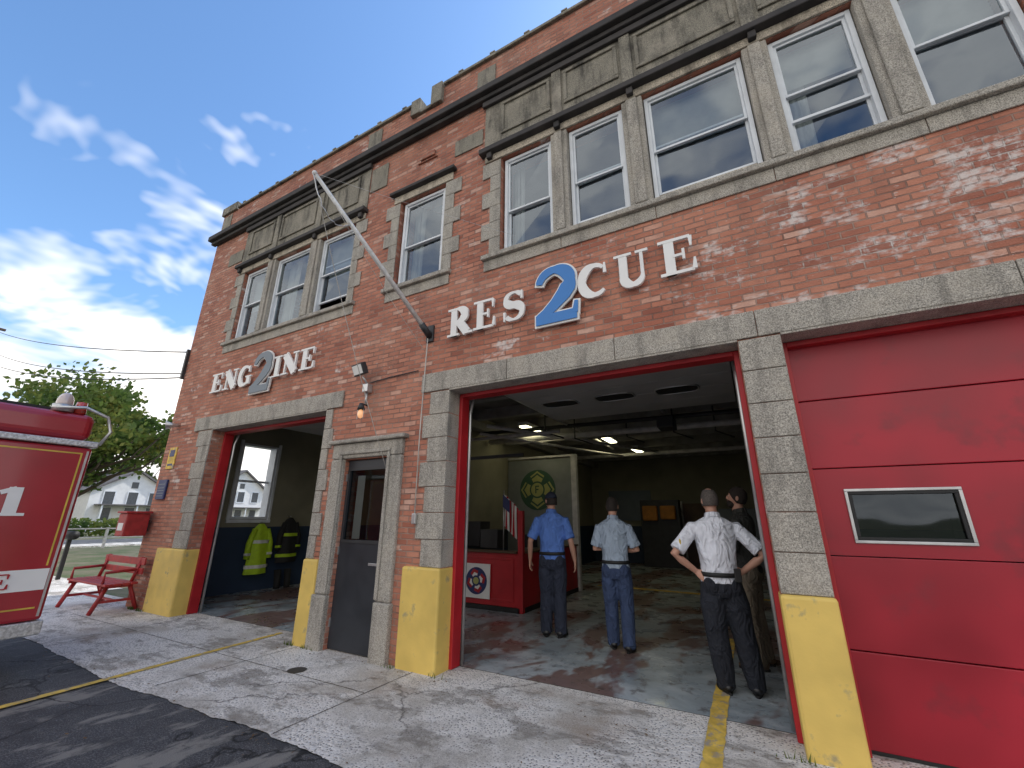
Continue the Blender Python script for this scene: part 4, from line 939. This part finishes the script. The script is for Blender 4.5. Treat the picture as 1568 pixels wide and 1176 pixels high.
def house(name,x,y0,y1,zw,zp,dx=9):
    h=empty(name); box("walls",x-dx,x,y0,y1,0,zw,SID,h)
    ym=(y0+y1)/2
    meshobj("gable",[(x,y0,zw),(x,y1,zw),(x,ym,zp),(x-dx,y0,zw),(x-dx,y1,zw),(x-dx,ym,zp)],[(0,1,2),(5,4,3)],SID,h)
    V=[(x+.4,y0-.4,zw-.25),(x+.4,ym,zp+.15),(x+.4,y1+.4,zw-.25),(x-dx-.4,y0-.4,zw-.25),(x-dx-.4,ym,zp+.15),(x-dx-.4,y1+.4,zw-.25)]
    o=meshobj("roof",V,[(0,1,4,3),(1,2,5,4)],ROOF,h); so=o.modifiers.new("s",'SOLIDIFY'); so.thickness=.2
    L=[];W=[]
    for yy in (y0+1.1,ym-.4,y1-2.0):
        for zz_ in (1.1,zw-1.6): W.append((x,x+.03,yy,yy+.85,zz_,zz_+1.3)); L+= [(x+.005,x+.06,yy-.1,yy,zz_-.1,zz_+1.4),(x+.005,x+.06,yy+.85,yy+.95,zz_-.1,zz_+1.4),(x+.005,x+.07,yy,yy+.85,zz_+1.3,zz_+1.4),(x+.005,x+.07,yy,yy+.85,zz_-.1,zz_)]
    W.append((x,x+.03,ym-.3,ym+.3,zw+.15,zw+.8))
    boxes("windows",W,PANE,h); boxes("window_trim",L,WHT,h)
    box("porch_roof",x,x+1.8,y0+.5,y1-.5,2.6,2.72,ROOF,h); boxes("porch_posts",[(x+1.6,x+1.72,yy,yy+.12,0,2.59) for yy in (y0+.6,ym,y1-.7)],WHT,h)
house("white_house",-59,14,21,4.3,6.3); house("white_house",-60,26,33,5,7.5); house("white_house",-62,-4,3,4.4,6.6)
up=empty("utility_pole"); tube("pole",[(-46.8,1.6,0),(-46.8,1.6,16)],[.2,.13],BARK,up,12); box("crossarm",-46.9,-46.7,.4,2.8,14.6,14.75,BARK,up)
pw=empty("power_line")
for (a,b,s) in [((-10.33,-.02,5.0),(-46.8,1.6,14.75),.5),((-10.33,-.02,4.5),(-46.8,1.9,13.3),.6),((-10.33,.0,4.42),(-46.8,1.2,12.9),.8)]:
    tube("wire",sagline(a,b,s,30),.014,BLK,pw,6)
box("insulator_bracket",-10.36,-10.30,-.06,-.001,4.38,5.05,DARK,pw)
# ---------------------------------------------------------------- world
SUN_EL,SUN_ROT=math.radians(47),math.radians(20)
w=bpy.data.worlds.new("World"); sc.world=w; w.use_nodes=True; nt=w.node_tree; nt.nodes.clear(); n=N(nt)
out=n.a('ShaderNodeOutputWorld'); bg=n.a('ShaderNodeBackground'); n.l(bg.outputs[0],out.inputs[0])
sky=n.a('ShaderNodeTexSky'); sky.sky_type='NISHITA'; sky.sun_disc=False; sky.sun_elevation=SUN_EL; sky.sun_rotation=SUN_ROT; sky.dust_density=.6; sky.ozone_density=1.5
bg.inputs[1].default_value=.15
tc=n.a('ShaderNodeTexCoord').outputs['Generated']; sx=n.a('ShaderNodeSeparateXYZ'); n.l(tc,sx.inputs[0])
den=n.math('ADD',n.math('MAXIMUM',sx.outputs[2],0),.22)
cx=n.a('ShaderNodeCombineXYZ'); n.l(n.math('DIVIDE',sx.outputs[0],den),cx.inputs[0]); n.l(n.math('DIVIDE',sx.outputs[1],den),cx.inputs[1])
nz=n.noise(n.scale(cx.outputs[0],1,1,1,(5.3,2.1,0)),2.2,4,.62,.3)
el=n.ramp(sx.outputs[2],[(.0,.42),(.20,.36),(.30,.20),(.42,.09),(.58,.0)])
fill_cloud=n.math('MULTIPLY',n.ramp(n.math('MULTIPLY_ADD',sx.outputs[1],-.5,.5),[(.55,0),(.8,1)]),.26)  # unseen extra cloud cover behind the camera, added to fill the shaded facade
dn=n.math('ADD',n.math('ADD',nz,el),fill_cloud)
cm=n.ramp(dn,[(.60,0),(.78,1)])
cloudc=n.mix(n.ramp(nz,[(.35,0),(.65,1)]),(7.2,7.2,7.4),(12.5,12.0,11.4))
blue=n.mix(1.0,sky.outputs[0],(1.25,1.58,1.82),'MULTIPLY')
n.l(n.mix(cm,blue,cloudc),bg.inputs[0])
sl=bpy.data.lights.new("sun",'SUN'); sl.energy=3.4; sl.angle=math.radians(.55); sl.color=(1,.95,.87)
so=bpy.data.objects.new("sun",sl); COL.objects.link(so)
sd=Vector((math.sin(SUN_ROT)*math.cos(SUN_EL),math.cos(SUN_ROT)*math.cos(SUN_EL),math.sin(SUN_EL)))
so.rotation_euler=sd.to_track_quat('Z','Y').to_euler()
# ---------------------------------------------------------------- camera
cam=bpy.data.cameras.new("camera"); co_=bpy.data.objects.new("camera",cam); COL.objects.link(co_); sc.camera=co_
Bm=[[0.87708,-0.14197,-0.45879],[0.48022,0.26857,0.83492],[0.00481,-0.95271,0.30369]]
R=Matrix([[Bm[i][0],-Bm[i][1],-Bm[i][2]] for i in range(3)])
M=R.to_4x4(); M.translation=Vector((0,-4.115,1.575)); co_.matrix_world=M
cam.sensor_fit='HORIZONTAL'; cam.sensor_width=36; cam.lens=36*642.8/1568; cam.clip_end=2000; cam.clip_start=.05
sc.view_settings.view_transform='Standard'; sc.view_settings.look='None'; sc.view_settings.exposure=0
